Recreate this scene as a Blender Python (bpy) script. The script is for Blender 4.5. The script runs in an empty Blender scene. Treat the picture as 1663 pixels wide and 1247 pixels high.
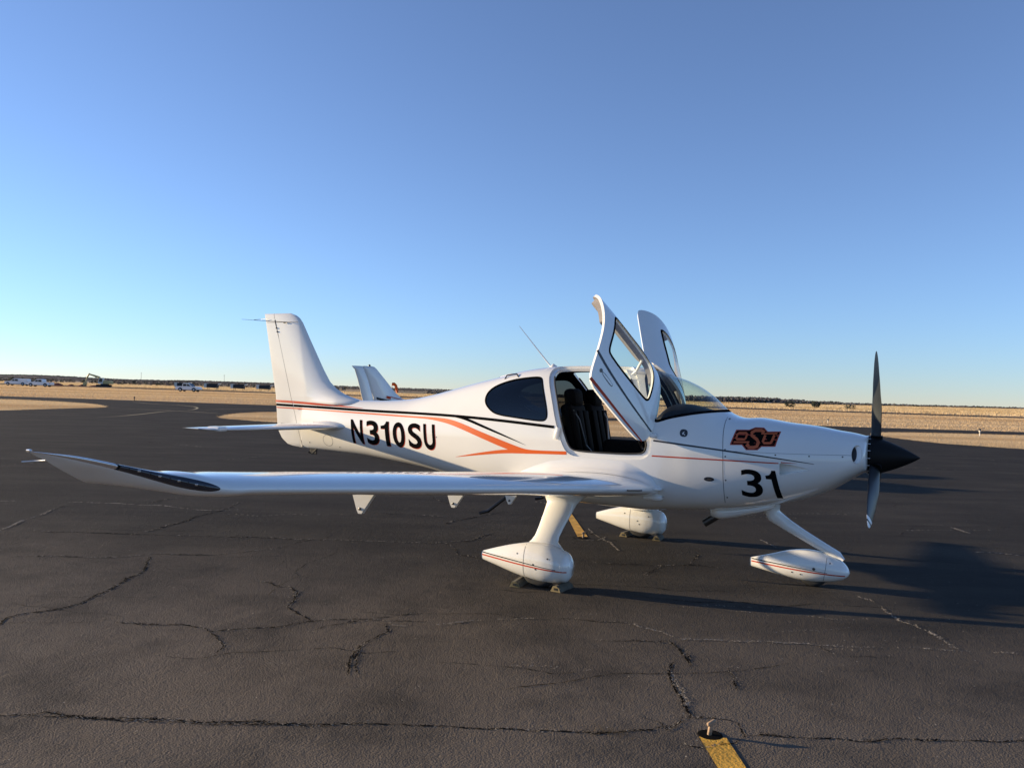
import bpy, bmesh, math, random
import numpy as np
from mathutils import Matrix, Vector
from mathutils.geometry import tessellate_polygon
rad = math.radians
SC = bpy.context.scene
COL = SC.collection

# ---------------------------------------------------------------- camera, sky, sun, exposure
CAM = np.array([3.06936, -8.15043, 1.78675])
YAW, PIT, ROLL, FPX = 2.0467, 0.0107, 0.0276, 1279.62
def cam_axes():
    f = np.array([math.cos(YAW)*math.cos(PIT), math.sin(YAW)*math.cos(PIT), math.sin(PIT)])
    r = np.array([math.sin(YAW), -math.cos(YAW), 0.0]); u = np.cross(r, f)
    return r*math.cos(ROLL)+u*math.sin(ROLL), -r*math.sin(ROLL)+u*math.cos(ROLL), f
_r, _u, _f = cam_axes()
cd = bpy.data.cameras.new('camera'); cam = bpy.data.objects.new('camera', cd); COL.objects.link(cam)
cd.sensor_width = 36; cd.lens = FPX/1663*36; cd.clip_start = .1; cd.clip_end = 30000
cam.matrix_world = Matrix(((_r[0], _u[0], -_f[0], CAM[0]), (_r[1], _u[1], -_f[1], CAM[1]), (_r[2], _u[2], -_f[2], CAM[2]), (0, 0, 0, 1)))
SC.camera = cam
SUN_AZ, SUN_EL = rad(191.5), rad(9.6)            # direction TOWARDS the sun (math angle, elevation)
W = bpy.data.worlds.new("World"); SC.world = W; W.use_nodes = True
nt = W.node_tree; nt.nodes.clear()
sky = nt.nodes.new('ShaderNodeTexSky'); sky.sky_type = 'NISHITA'; sky.sun_disc = False
sky.sun_elevation = SUN_EL; sky.sun_rotation = rad(90)-SUN_AZ
sky.altitude = 14075; sky.air_density = 5.05; sky.dust_density = 1.87; sky.ozone_density = 3.44
bg = nt.nodes.new('ShaderNodeBackground'); bg.inputs[1].default_value = 0.12
wo = nt.nodes.new('ShaderNodeOutputWorld')
wb = nt.nodes.new('ShaderNodeMix'); wb.data_type = 'RGBA'; wb.blend_type = 'MULTIPLY'; wb.inputs[0].default_value = 1; wb.inputs[7].default_value = (1.064, .922, 1.013, 1)   # white balance of the whole sky
nt.links.new(sky.outputs[0], wb.inputs[6]); nt.links.new(wb.outputs[2], bg.inputs[0]); nt.links.new(bg.outputs[0], wo.inputs[0])
sl = bpy.data.lights.new('sun', 'SUN'); sl.energy = 4.8; sl.angle = rad(.55); sl.color = (1, .79, .52)
so = bpy.data.objects.new('sun', sl); COL.objects.link(so); so.location = (-30, -8, 20)
sd = Vector((math.cos(SUN_AZ)*math.cos(SUN_EL), math.sin(SUN_AZ)*math.cos(SUN_EL), math.sin(SUN_EL)))
so.rotation_euler = sd.to_track_quat('Z', 'Y').to_euler()
SC.view_settings.view_transform = 'Standard'; SC.view_settings.look = 'None'
SC.view_settings.exposure = 0.92; SC.view_settings.gamma = 1.0; SC.view_settings.use_curve_mapping = False

# ---------------------------------------------------------------- materials
def mat(name, col, rough=.5, metal=0., coat=0., spec=.5, noise=None, bump=None, coat_rough=.03, emit=None):
    """noise=(scale, amount[, stretch]) varies the base colour; bump=(scale, strength, distance)"""
    m = bpy.data.materials.new(name); m.use_nodes = True; n = m.node_tree.nodes; L = m.node_tree.links
    b = n['Principled BSDF']
    b.inputs['Base Color'].default_value = (*col, 1); b.inputs['Roughness'].default_value = rough
    b.inputs['Metallic'].default_value = metal; b.inputs['Coat Weight'].default_value = coat
    b.inputs['Coat Roughness'].default_value = coat_rough; b.inputs['Specular IOR Level'].default_value = spec
    if emit:
        b.inputs['Emission Color'].default_value = (*emit[0], 1); b.inputs['Emission Strength'].default_value = emit[1]
    g = None
    if noise or bump:
        g = n.new('ShaderNodeNewGeometry')
    if noise:
        t = n.new('ShaderNodeTexNoise'); t.inputs['Scale'].default_value = noise[0]; t.inputs['Detail'].default_value = 5
        mp = n.new('ShaderNodeMapRange'); mp.inputs[3].default_value = 1-noise[1]; mp.inputs[4].default_value = 1+noise[1]
        mp.inputs[1].default_value = .25; mp.inputs[2].default_value = .75
        mx = n.new('ShaderNodeMix'); mx.data_type = 'RGBA'; mx.blend_type = 'MULTIPLY'; mx.inputs[0].default_value = 1
        mx.inputs[6].default_value = (*col, 1)
        L.new(g.outputs['Position'], t.inputs['Vector']); L.new(t.outputs['Fac'], mp.inputs[0])
        L.new(mp.outputs[0], mx.inputs[7]); L.new(mx.outputs[2], b.inputs['Base Color'])
    if bump:
        t = n.new('ShaderNodeTexNoise'); t.inputs['Scale'].default_value = bump[0]; t.inputs['Detail'].default_value = 4
        bp = n.new('ShaderNodeBump'); bp.inputs['Strength'].default_value = bump[1]; bp.inputs['Distance'].default_value = bump[2]
        L.new(g.outputs['Position'], t.inputs['Vector']); L.new(t.outputs['Fac'], bp.inputs['Height'])
        L.new(bp.outputs[0], b.inputs['Normal'])
    return m
def glass(name, tint, refl=1.0, rough=.02):
    m = bpy.data.materials.new(name); m.use_nodes = True; n = m.node_tree.nodes; L = m.node_tree.links; n.clear()
    o = n.new('ShaderNodeOutputMaterial'); mx = n.new('ShaderNodeMixShader'); t = n.new('ShaderNodeBsdfTransparent'); g = n.new('ShaderNodeBsdfGlossy')
    lw = n.new('ShaderNodeLayerWeight'); lw.inputs['Blend'].default_value = .5; pw = n.new('ShaderNodeMath'); pw.operation = 'POWER'; pw.inputs[1].default_value = 4.5; L.new(lw.outputs['Facing'], pw.inputs[0])
    f = n.new('ShaderNodeMath'); f.operation = 'MULTIPLY_ADD'; f.inputs[1].default_value = .93; f.inputs[2].default_value = .05; L.new(pw.outputs[0], f.inputs[0])     # Schlick: same from both sides of a thin pane
    mu = n.new('ShaderNodeMath'); mu.operation = 'MULTIPLY'; mu.inputs[1].default_value = refl
    t.inputs[0].default_value = (*tint, 1); g.inputs['Roughness'].default_value = rough
    L.new(f.outputs[0], mu.inputs[0]); L.new(mu.outputs[0], mx.inputs[0]); L.new(t.outputs[0], mx.inputs[1]); L.new(g.outputs[0], mx.inputs[2]); L.new(mx.outputs[0], o.inputs[0])
    return m
M = {}
M['white'] = mat('white_gelcoat_paint', (.80, .785, .735), .22, coat=1.0, noise=(1.3, .04), bump=(1.3, .035, .010))
M['liner'] = mat('dark_cabin_liner', (.006, .006, .0065), .9, spec=.08, noise=(30, .3))
M['trim'] = mat('grey_cabin_trim', (.22, .20, .19), .75, noise=(40, .15), bump=(200, .2, .002))
M['leather'] = mat('black_leather', (.0015, .0015, .0018), .65, spec=.05, noise=(25, .3), bump=(160, .25, .002))
M['rubber'] = mat('black_rubber', (.02, .02, .02), .8, noise=(30, .3))
M['black'] = mat('black_gloss_paint', (.012, .012, .013), .3, coat=.4, noise=(6, .2))
M['blackmat'] = mat('matt_black_paint', (.006, .006, .0065), .55, spec=.2, noise=(8, .2))
M['decal'] = mat('black_vinyl', (.006, .006, .0065), .6, spec=.0, noise=(5, .15))
M['navy'] = mat('charcoal_vinyl', (.02, .022, .03), .38, noise=(5, .15))
M['orange'] = mat('orange_vinyl', (.66, .105, .010), .45, spec=.25, noise=(3, .05))
M['red'] = mat('red_orange_vinyl', (.50, .055, .018), .45, spec=.25, noise=(3, .05))
M['logo'] = mat('burnt_orange_vinyl', (.52, .095, .022), .4, noise=(4, .06))
M['logored'] = mat('dark_red_vinyl', (.36, .045, .02), .4, noise=(4, .06))
M['whitevinyl'] = mat('white_vinyl', (.8, .8, .8), .4, noise=(4, .04))
M['seam'] = mat('panel_gap_grey', (.16, .16, .165), .7, noise=(20, .15))
M['gap'] = mat('dark_gap', (.02, .02, .02), .8, noise=(20, .15))
M['steel'] = mat('bright_steel', (.62, .62, .62), .22, 1.0, noise=(12, .1))
M['dsteel'] = mat('dark_steel', (.10, .095, .09), .38, .9, noise=(12, .2))
M['lens'] = glass('clear_lens', (.78, .80, .82), 1.2)
M['glass'] = glass('clear_glass', (.80, .87, .84), .9)
M['tint'] = glass('tinted_glass', (.10, .12, .14), 1.1)
M['blade'] = mat('dark_grey_blade', (.011, .012, .014), .38, spec=.4, noise=(9, .15))
M['wood'] = mat('weathered_wood', (.20, .155, .075), .85, noise=(14, .35), bump=(60, .4, .004))
M['woodgrey'] = mat('grey_weathered_wood', (.085, .075, .055), .9, noise=(14, .35), bump=(60, .4, .004))
M['rust'] = mat('rusty_iron', (.33, .23, .15), .8, .2, noise=(40, .4), bump=(90, .5, .004))
M['yellow'] = None
M['tyre'] = M['rubber']
M['lensdark'] = mat('dark_lamp_lens', (.012, .016, .024), .10, coat=1.0, noise=(14, .5))
M['strip'] = mat('bare_metal_strip', (.75, .74, .72), .16, .9, noise=(9, .05))
M['placard'] = mat('placard_black', (.02, .022, .03), .4, noise=(9, .2))

# ---------------------------------------------------------------- mesh helpers
def link(o, parent=None):
    COL.objects.link(o)
    if parent is not None: o.parent = parent
    return o
def mk(name, V, F, m, parent=None, smooth=True, midx=None, xf=None):
    V = np.asarray(V, float)
    if xf is not None: V = xf(V)
    if parent is not None and parent.get('_org') is not None: V = V-np.array(parent['_org'])
    me = bpy.data.meshes.new(name); me.from_pydata(V.tolist(), [], [list(map(int, f)) for f in F])
    for x in (m if isinstance(m, (list, tuple)) else [m]): me.materials.append(x)
    if midx is not None: me.polygons.foreach_set('material_index', np.asarray(midx, dtype=np.int32))
    me.polygons.foreach_set('use_smooth', np.full(len(me.polygons), bool(smooth)))
    me.update()
    return link(bpy.data.objects.new(name, me), parent)
def mb(name, bm, m, parent=None, smooth=False, xf=None):
    me = bpy.data.meshes.new(name); bm.to_mesh(me); bm.free()
    if xf is not None:
        co = np.empty(len(me.vertices)*3); me.vertices.foreach_get('co', co); me.vertices.foreach_set('co', xf(co.reshape(-1, 3)).ravel())
    for x in (m if isinstance(m, (list, tuple)) else [m]): me.materials.append(x)
    me.polygons.foreach_set('use_smooth', np.full(len(me.polygons), bool(smooth)))
    me.update()
    return link(bpy.data.objects.new(name, me), parent)
def thing(name, label, cat, loc=(0, 0, 0), rz=0, group=None):
    o = bpy.data.objects.new(name, None); o.empty_display_size = .2
    o.location = loc; o.rotation_euler = (0, 0, rz); o['label'] = label; o['category'] = cat
    if group: o['group'] = group
    return link(o)
def tag(o, label, cat, group=None, kind=None):
    o['label'] = label; o['category'] = cat
    if group: o['group'] = group
    if kind: o['kind'] = kind
    return o
def gridf(n, m, closed=False, flip=False):
    F = []
    for i in range(n-1):
        for j in range(m if closed else m-1):
            k = (j+1) % m
            q = (i*m+j, i*m+k, (i+1)*m+k, (i+1)*m+j)
            F.append(q[::-1] if flip else q)
    return F
def clip(V, F, f):
    """keep the part of a polygon mesh where f<0 (f given per vertex)"""
    V = np.asarray(V); f = np.where(np.abs(f) < 1e-6, 1e-6, f); inn = f < 0
    out = []; nv = [v for v in V]; cache = {}
    for q in F:
        s = [inn[i] for i in q]
        if all(s): out.append(tuple(q)); continue
        if not any(s): continue
        p = []
        for a, b in zip(q, tuple(q[1:])+(q[0],)):
            if inn[a]: p.append(a)
            if inn[a] != inn[b]:
                k = (a, b) if a < b else (b, a)
                if k not in cache:
                    t = f[k[0]]/(f[k[0]]-f[k[1]]); cache[k] = len(nv); nv.append(V[k[0]]*(1-t)+V[k[1]]*t)
                p.append(cache[k])
        if len(p) >= 3: out.append(tuple(p))
    nv = np.array(nv); used = np.zeros(len(nv), bool)
    for q in out: used[list(q)] = True
    idx = np.cumsum(used)-1
    return nv[used], [tuple(idx[i] for i in q) for q in out]
def vnorm(V, F):
    N = np.zeros_like(V)
    for q in F:
        p = V[list(q)]; n = np.zeros(3)
        for i in range(1, len(q)-1): n += np.cross(p[i]-p[0], p[i+1]-p[0])
        for i in q: N[i] += n
    l = np.linalg.norm(N, axis=1); l[l == 0] = 1
    return N/l[:, None]
def solidify(V, F, th, rim=True):
    N = vnorm(V, F); n = len(V); Vi = V-N*th
    VV = [V, Vi]; FF = [tuple(q) for q in F]; mi = [0]*len(F)
    FF += [tuple(i+n for i in q[::-1]) for q in F]; mi += [1]*len(F)
    if rim:
        cnt = {}
        for q in F:
            for a, b in zip(q, tuple(q[1:])+(q[0],)):
                k = (min(a, b), max(a, b)); cnt[k] = (cnt.get(k, (0,))[0]+1, a, b)
        ed = [(a, b) for c, a, b in cnt.values() if c == 1]
        ids = sorted({i for e in ed for i in e}); mp = {i: k for k, i in enumerate(ids)}; o1 = 2*n; o2 = 2*n+len(ids)
        VV += [V[ids], Vi[ids]]
        for a, b in ed:
            FF.append((o1+mp[b], o1+mp[a], o2+mp[a], o2+mp[b])); mi.append(2)
    return np.concatenate(VV), FF, mi
def sdpoly(X, Y, poly):
    """signed distance to a closed polygon (negative inside)"""
    X = np.asarray(X, float); P = np.array(poly, float); d = np.full(X.shape, 1e9); ins = np.zeros(X.shape, bool)
    for a, b in zip(P, np.roll(P, -1, 0)):
        e = b-a; wx = X-a[0]; wy = Y-a[1]; t = np.clip((wx*e[0]+wy*e[1])/(e@e+1e-12), 0, 1)
        d = np.minimum(d, np.hypot(wx-t*e[0], wy-t*e[1]))
        if a[1] != b[1]:
            c = ((a[1] > Y) != (b[1] > Y)) & (X < (b[0]-a[0])*(Y-a[1])/(b[1]-a[1])+a[0]); ins ^= c
    return np.where(ins, -d, d)
def chaikin(P, n=2, closed=True):
    P = np.array(P, float)
    for _ in range(n):
        Q = np.roll(P, -1, 0); A = np.stack([P*.75+Q*.25, P*.25+Q*.75], 1).reshape(-1, P.shape[1])
        P = A if closed else np.concatenate([P[:1], A[:-2], P[-1:]])
    return P
def box(bm, c, s, rz=0, bev=0, ry=0, rx=0, seg=2):
    g = bmesh.ops.create_cube(bm, size=1); vs = g['verts']
    bmesh.ops.scale(bm, vec=s, verts=vs)
    if bev:
        ed = list({e for v in vs for e in v.link_edges})
        r = bmesh.ops.bevel(bm, geom=ed, offset=bev, segments=seg, affect='EDGES', profile=.5)
        vs = list({v for f in r['faces'] for v in f.verts} | {v for v in vs if v.is_valid})
    bmesh.ops.transform(bm, matrix=Matrix.Translation(c) @ Matrix.Rotation(rz, 4, 'Z') @ Matrix.Rotation(ry, 4, 'Y') @ Matrix.Rotation(rx, 4, 'X'), verts=vs)
    return vs
def BX(name, c, s, m, parent=None, bev=0, rz=0, ry=0, rx=0, smooth=False, xf=None, seg=2):
    bm = bmesh.new(); box(bm, c, s, rz, bev, ry, rx, seg); return mb(name, bm, m, parent, smooth, xf)
def tube_vf(pts, rads, k=10, cap=True, flat=1.0):
    pts = np.array(pts, float); n = len(pts); rads = np.broadcast_to(np.asarray(rads, float), (n,))
    V = []; T = np.gradient(pts, axis=0); up = np.array([0, 0, 1.0])
    a0 = None
    for i in range(n):
        t = T[i]/np.linalg.norm(T[i])
        if a0 is None:
            a = np.cross(t, up)
            if np.linalg.norm(a) < .05: a = np.cross(t, [0, 1, 0])
        else: a = a0-t*(a0@t)
        a = a/np.linalg.norm(a); a0 = a; b = np.cross(t, a)
        for j in range(k):
            th = 2*math.pi*j/k; V.append(pts[i]+rads[i]*(math.cos(th)*a+flat*math.sin(th)*b))
    F = gridf(n, k, True)
    if cap:
        F.append(tuple(range(k))[::-1] if False else tuple(range(k))); F.append(tuple((n-1)*k+j for j in range(k))[::-1])
    return np.array(V), F
def TUBE(name, pts, r, m, parent=None, k=10, xf=None, flat=1.0):
    V, F = tube_vf(pts, r, k, True, flat); return mk(name, V, F, m, parent, True, xf=xf)
def lathe_vf(prof, c, axis='x', k=32):
    """prof: (along, radius) pairs revolved round an axis through c"""
    V = []; c = np.array(c, float)
    for a, r in prof:
        for j in range(k):
            t = 2*math.pi*j/k; p = {'x': (a, r*math.cos(t), r*math.sin(t)), 'y': (r*math.cos(t), a, r*math.sin(t)), 'z': (r*math.cos(t), r*math.sin(t), a)}[axis]
            V.append(c+np.array(p))
    return np.array(V), gridf(len(prof), k, True, flip=(axis == 'y'))
def LATHE(name, prof, c, m, parent=None, axis='x', k=32, xf=None):
    V, F = lathe_vf(prof, c, axis, k); return mk(name, V, F, m, parent, True, xf=xf)
def MIR(V): return V*np.array([1, -1, 1])
def mirF(F): return [tuple(q[::-1]) for q in F]
# ---------------------------------------------------------------- parametric hulls
def pchip(x, X, Y):
    X = np.asarray(X, float); Y = np.asarray(Y, float); h = np.diff(X); d = np.diff(Y, axis=0)/h[:, None]; hh = h[:, None]
    m = np.zeros_like(Y); m[1:-1] = (d[:-1]*hh[1:]+d[1:]*hh[:-1])/(hh[1:]+hh[:-1]); m[0] = d[0]; m[-1] = d[-1]
    x = np.clip(np.asarray(x, float), X[0], X[-1]); i = np.clip(np.searchsorted(X, x)-1, 0, len(X)-2)
    H = h[i][..., None]; t = ((x-X[i])/h[i])[..., None]
    return (2*t**3-3*t**2+1)*Y[i]+(t**3-2*t**2+t)*H*m[i]+(-2*t**3+3*t**2)*Y[i+1]+(t**3-t**2)*H*m[i+1]
class Hull:
    """stations (x, top, bottom, z of greatest width, half width, upper exponent, lower exponent)"""
    def __init__(s, st, yc=0.0): s.st = np.array(st, float); s.yc = yc; s.x0 = s.st[0, 0]; s.x1 = s.st[-1, 0]
    def par(s, x):
        p = pchip(x, s.st[:, 0], s.st[:, 1:]); return [p[..., k] for k in range(6)]
    def surf(s, x, t):
        top, bot, zm, hw, nu, nl = s.par(x); c = np.cos(t); q = np.sin(t); up = c >= 0; n = np.where(up, nu, nl); H = np.where(up, top-zm, zm-bot)
        return np.stack([x+0*c, s.yc-hw*np.sign(q)*np.abs(q)**(2/n), zm+H*np.sign(c)*np.abs(c)**(2/n)], -1)
    def yside(s, x, z):
        top, bot, zm, hw, nu, nl = s.par(x); z = np.asarray(z, float); up = z >= zm; n = np.where(up, nu, nl); H = np.where(up, top-zm, zm-bot)
        return hw*np.clip(1-(np.abs(z-zm)/H)**n, 0, 1)**(1/n)
    def imp(s, P):
        top, bot, zm, hw, nu, nl = s.par(P[..., 0]); up = P[..., 2] >= zm; n = np.where(up, nu, nl); H = np.where(up, top-zm, zm-bot)
        return (np.abs(P[..., 1]-s.yc)/hw)**n+(np.abs(P[..., 2]-zm)/H)**n-1
    def nrm(s, P):
        e = 1e-4; g = np.stack([(s.imp(P+e*v)-s.imp(P-e*v)) for v in np.eye(3)], -1); return g/(np.linalg.norm(g, axis=-1, keepdims=True)+1e-12)
    def on(s, xz, off=0.0, side=-1):
        xz = np.asarray(xz, float); P = np.stack([xz[:, 0], s.yc+side*s.yside(xz[:, 0], xz[:, 1]), xz[:, 1]], -1)
        return P+s.nrm(P)*off
    def grid(s, nx, ntt, xs=None):
        xs = np.linspace(s.x0, s.x1, nx) if xs is None else xs; xm = .5*(s.x0+s.x1)
        tf = np.linspace(0, 2*np.pi, 4001); p = s.surf(np.full_like(tf, xm), tf); L = np.concatenate([[0], np.cumsum(np.linalg.norm(np.diff(p, axis=0), axis=1))])
        tt = np.interp(np.linspace(0, L[-1], ntt+1)[:-1], L, tf)
        X, T = np.meshgrid(xs, tt, indexing='ij'); return s.surf(X, T).reshape(-1, 3), gridf(len(xs), ntt, True)
def capped(V, F, n, m):
    return V, F+[tuple(range(m))[::-1] if False else tuple(range(m)), tuple((n-1)*m+j for j in range(m))[::-1]]
def HULL(name, hull, nx, ntt, m, parent, xf=None):
    V, F = hull.grid(nx, ntt); V, F = capped(V, F, nx, ntt); return mk(name, V, F, m, parent, True, xf=xf)
# 2-D shapes laid on curved skins
def decal(name, V2, F2, m, parent, mapf, step=.03):
    bm = bmesh.new(); vs = [bm.verts.new((a, 0, b)) for a, b in V2]
    for q in F2:
        try: bm.faces.new([vs[i] for i in q])
        except ValueError: pass
    V2 = np.asarray(V2); 
    for ax, k in ((0, 0), (2, 1)):
        lo, hi = V2[:, k].min(), V2[:, k].max(); n = int((hi-lo)/step)
        for i in range(1, n+1):
            no = [0, 0, 0]; no[ax] = 1; co = [0, 0, 0]; co[ax] = lo+(hi-lo)*i/(n+1)
            bmesh.ops.bisect_plane(bm, geom=bm.verts[:]+bm.edges[:]+bm.faces[:], plane_co=co, plane_no=no, dist=1e-5)
    bmesh.ops.triangulate(bm, faces=[f for f in bm.faces if len(f.verts) > 4])
    bm.verts.ensure_lookup_table(); co = np.array([(v.co.x, v.co.z) for v in bm.verts]); P = mapf(co)
    for v, q in zip(bm.verts, P): v.co = q
    return mb(name, bm, m, parent, True)
def resample(P, step=.025):
    P = np.array(P, float); s = np.concatenate([[0], np.cumsum(np.linalg.norm(np.diff(P[:, :2], axis=0), axis=1))]); n = max(2, int(s[-1]/step)+1); u = np.linspace(0, s[-1], n)
    return np.stack([np.interp(u, s, P[:, k]) for k in range(P.shape[1])], 1)
def ribbon2(P, across=2):
    """P rows (x, z, width) -> quad strip"""
    P = resample(chaikin(P, 2, False)); T = np.gradient(P[:, :2], axis=0); T /= np.linalg.norm(T, axis=1)[:, None]+1e-12; N = np.stack([-T[:, 1], T[:, 0]], 1)
    k = across+1; V = np.concatenate([P[:, :2]+N*(P[:, 2:3]*(j/across-.5)) for j in range(k)]).reshape(k, len(P), 2).transpose(1, 0, 2).reshape(-1, 2)
    return V, gridf(len(P), k)
def stripe(name, P, m, parent, mapf, across=2):
    V, F = ribbon2(P, across); return mk(name, mapf(V), F, m, parent, True)
_tc = {}
def glyph(ch, bold=0.0):
    """filled outline of a character, scaled to the unit square"""
    if (ch, bold) in _tc: return _tc[(ch, bold)]
    c = bpy.data.curves.new('g', 'FONT'); c.body = ch; c.size = 1; c.resolution_u = 6; c.offset = bold; c.fill_mode = 'FRONT'
    o = bpy.data.objects.new('g', c); COL.objects.link(o); bpy.context.view_layer.update()
    me = bpy.data.meshes.new_from_object(o.evaluated_get(bpy.context.evaluated_depsgraph_get()))
    V = np.array([(v.co.x, v.co.y) for v in me.vertices]); F = [tuple(p.vertices) for p in me.polygons]
    bpy.data.objects.remove(o); bpy.data.curves.remove(c); bpy.data.meshes.remove(me)
    mn, mx = V.min(0), V.max(0); _tc[(ch, bold)] = ((V-mn)/(mx-mn), F, (mx-mn)); return _tc[(ch, bold)]
# wings, tails: stations (|y|, leading edge x, chord, z, thickness, nose-down twist)
def foil(n=44, camber=.018, te=.004):
    b = np.linspace(0, np.pi, n); xc = (1-np.cos(b))/2
    yt = 5*(.2969*np.sqrt(xc)-.1260*xc-.3516*xc**2+.2843*xc**3-.1015*xc**4)+te*xc
    yc = camber*4*xc*(1-xc)
    return np.concatenate([xc[::-1], xc[1:]]), np.concatenate([yt[::-1], -yt[1:]]), np.concatenate([yc[::-1], yc[1:]])
def wing_grid(st, ys, side, n=44, camber=.018):
    st = np.array(st, float); xc, yt, yc = foil(n, camber); q = pchip(ys, st[:, 0], st[:, 1:]); V = []
    for y, (le, c, z, t, tw) in zip(ys, q):
        V.append(np.stack([le-c*xc, np.full_like(xc, side*y), z+c*(yt*t+yc)-np.tan(tw)*c*xc], -1))
    V = np.array(V); F = gridf(len(ys), len(xc), False, flip=(side < 0)); Y = np.repeat(ys, len(xc)); XC = np.tile(xc, len(ys)); CH = np.repeat(q[:, 1], len(xc))
    m = len(xc); F += [(i*m, (i+1)*m, (i+1)*m+m-1, i*m+m-1) if side > 0 else (i*m, i*m+m-1, (i+1)*m+m-1, (i+1)*m) for i in range(len(ys)-1)]
    return V.reshape(-1, 3), F, Y, XC, CH
def tipcap(V, F, m, last):
    return F+[tuple(last*m+j for j in range(m))]

# ---------------------------------------------------------------- ground materials
VR = np.array([_r[0], _r[1]])/math.hypot(_r[0], _r[1]); AZ = math.atan2(VR[1], VR[0])
def ground_mat(name, c1, c2, c3, big, streak, bumps, rough=.8, speck=0.0, spec=.35, near_tone=None):
    m = bpy.data.materials.new(name); m.use_nodes = True; n = m.node_tree.nodes; L = m.node_tree.links; b = n['Principled BSDF']
    b.inputs['Roughness'].default_value = rough; b.inputs['Specular IOR Level'].default_value = spec
    g = n.new('ShaderNodeNewGeometry'); mp = n.new('ShaderNodeMapping'); mp.inputs['Rotation'].default_value = (0, 0, -AZ); L.new(g.outputs['Position'], mp.inputs[0])
    m2 = n.new('ShaderNodeMapping'); m2.inputs['Scale'].default_value = (streak[0], streak[1], 1); L.new(mp.outputs[0], m2.inputs[0])
    def noise(src, sc, det=6, ro=.55):
        t = n.new('ShaderNodeTexNoise'); t.inputs['Scale'].default_value = sc; t.inputs['Detail'].default_value = det; t.inputs['Roughness'].default_value = ro; L.new(src, t.inputs['Vector']); return t.outputs['Fac']
    def ramp(f, a, b_):
        r = n.new('ShaderNodeMapRange'); r.inputs[1].default_value = a; r.inputs[2].default_value = b_; L.new(f, r.inputs[0]); return r.outputs[0]
    def mixc(f, x, y):
        k = n.new('ShaderNodeMix'); k.data_type = 'RGBA'; L.new(f, k.inputs[0])
        for s_, v in ((6, x), (7, y)):
            if isinstance(v, tuple): k.inputs[s_].default_value = (*v, 1)
            else: L.new(v, k.inputs[s_])
        return k.outputs[2]
    col = mixc(ramp(noise(g.outputs['Position'], big, 6, .6), .35, .68), c1, c2)
    col = mixc(ramp(noise(m2.outputs[0], 1.0, 5, .6), .42, .72), col, c3)
    if near_tone:                                                    # paler and browner nearest the camera, darker and greyer with distance
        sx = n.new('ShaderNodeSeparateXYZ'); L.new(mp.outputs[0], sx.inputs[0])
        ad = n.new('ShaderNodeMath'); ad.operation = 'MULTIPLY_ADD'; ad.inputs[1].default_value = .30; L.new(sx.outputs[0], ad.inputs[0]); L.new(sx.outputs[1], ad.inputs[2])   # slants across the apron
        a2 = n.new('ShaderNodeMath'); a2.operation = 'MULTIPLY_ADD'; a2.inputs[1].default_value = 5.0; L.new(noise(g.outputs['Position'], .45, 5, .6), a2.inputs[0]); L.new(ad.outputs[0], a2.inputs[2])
        lr = n.new('ShaderNodeMapRange'); lr.interpolation_type = 'SMOOTHSTEP'; lr.inputs[1].default_value = -near_tone[1]+near_tone[2]+1.0; lr.inputs[2].default_value = -near_tone[1]+near_tone[3]+1.0; lr.inputs[3].default_value = 1; lr.inputs[4].default_value = 0; L.new(a2.outputs[0], lr.inputs[0])
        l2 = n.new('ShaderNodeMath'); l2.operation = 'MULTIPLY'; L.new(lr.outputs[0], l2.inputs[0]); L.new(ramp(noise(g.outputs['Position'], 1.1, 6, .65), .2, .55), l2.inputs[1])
        col = mixc(l2.outputs[0], col, near_tone[0])
        st_ = ramp(noise(g.outputs['Position'], .8, 7, .7), .60, .78); sm = n.new('ShaderNodeMath'); sm.operation = 'MULTIPLY'; sm.inputs[1].default_value = .55; L.new(st_, sm.inputs[0]); col = mixc(sm.outputs[0], col, (.030, .028, .026))   # oil and water stains
        m3 = n.new('ShaderNodeMapping'); m3.inputs['Scale'].default_value = (.9, 3.2, 1); m3.inputs['Location'].default_value = (7, 3, 0); L.new(mp.outputs[0], m3.inputs[0])
        sc_ = ramp(noise(m3.outputs[0], 1.6, 7, .72), .66, .86); s2 = n.new('ShaderNodeMath'); s2.operation = 'MULTIPLY'; s2.inputs[1].default_value = .40; L.new(sc_, s2.inputs[0]); col = mixc(s2.outputs[0], col, (.17, .155, .135))   # pale scuffs
    fine = noise(g.outputs['Position'], 160, 2, .6)
    fm = n.new('ShaderNodeMix'); fm.data_type = 'RGBA'; fm.blend_type = 'MULTIPLY'; fm.inputs[0].default_value = 1; L.new(col, fm.inputs[6])
    fr = n.new('ShaderNodeMapRange'); fr.inputs[1].default_value = .3; fr.inputs[2].default_value = .7; fr.inputs[3].default_value = .55; fr.inputs[4].default_value = 1.45; L.new(fine, fr.inputs[0]); L.new(fr.outputs[0], fm.inputs[7]); col = fm.outputs[2]
    if speck:
        v = n.new('ShaderNodeTexVoronoi'); v.inputs['Scale'].default_value = 26; L.new(g.outputs['Position'], v.inputs['Vector'])
        sp = n.new('ShaderNodeMath'); sp.operation = 'LESS_THAN'; sp.inputs[1].default_value = speck; L.new(v.outputs['Distance'], sp.inputs[0])
        vv = n.new('ShaderNodeSeparateColor'); L.new(v.outputs['Color'], vv.inputs[0]); ls = n.new('ShaderNodeMath'); ls.operation = 'LESS_THAN'; ls.inputs[1].default_value = .05; L.new(vv.outputs[0], ls.inputs[0])
        an = n.new('ShaderNodeMath'); an.operation = 'MULTIPLY'; L.new(sp.outputs[0], an.inputs[0]); L.new(ls.outputs[0], an.inputs[1]); col = mixc(an.outputs[0], col, (.34, .31, .26))
    L.new(col, b.inputs['Base Color'])
    prev = None
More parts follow.
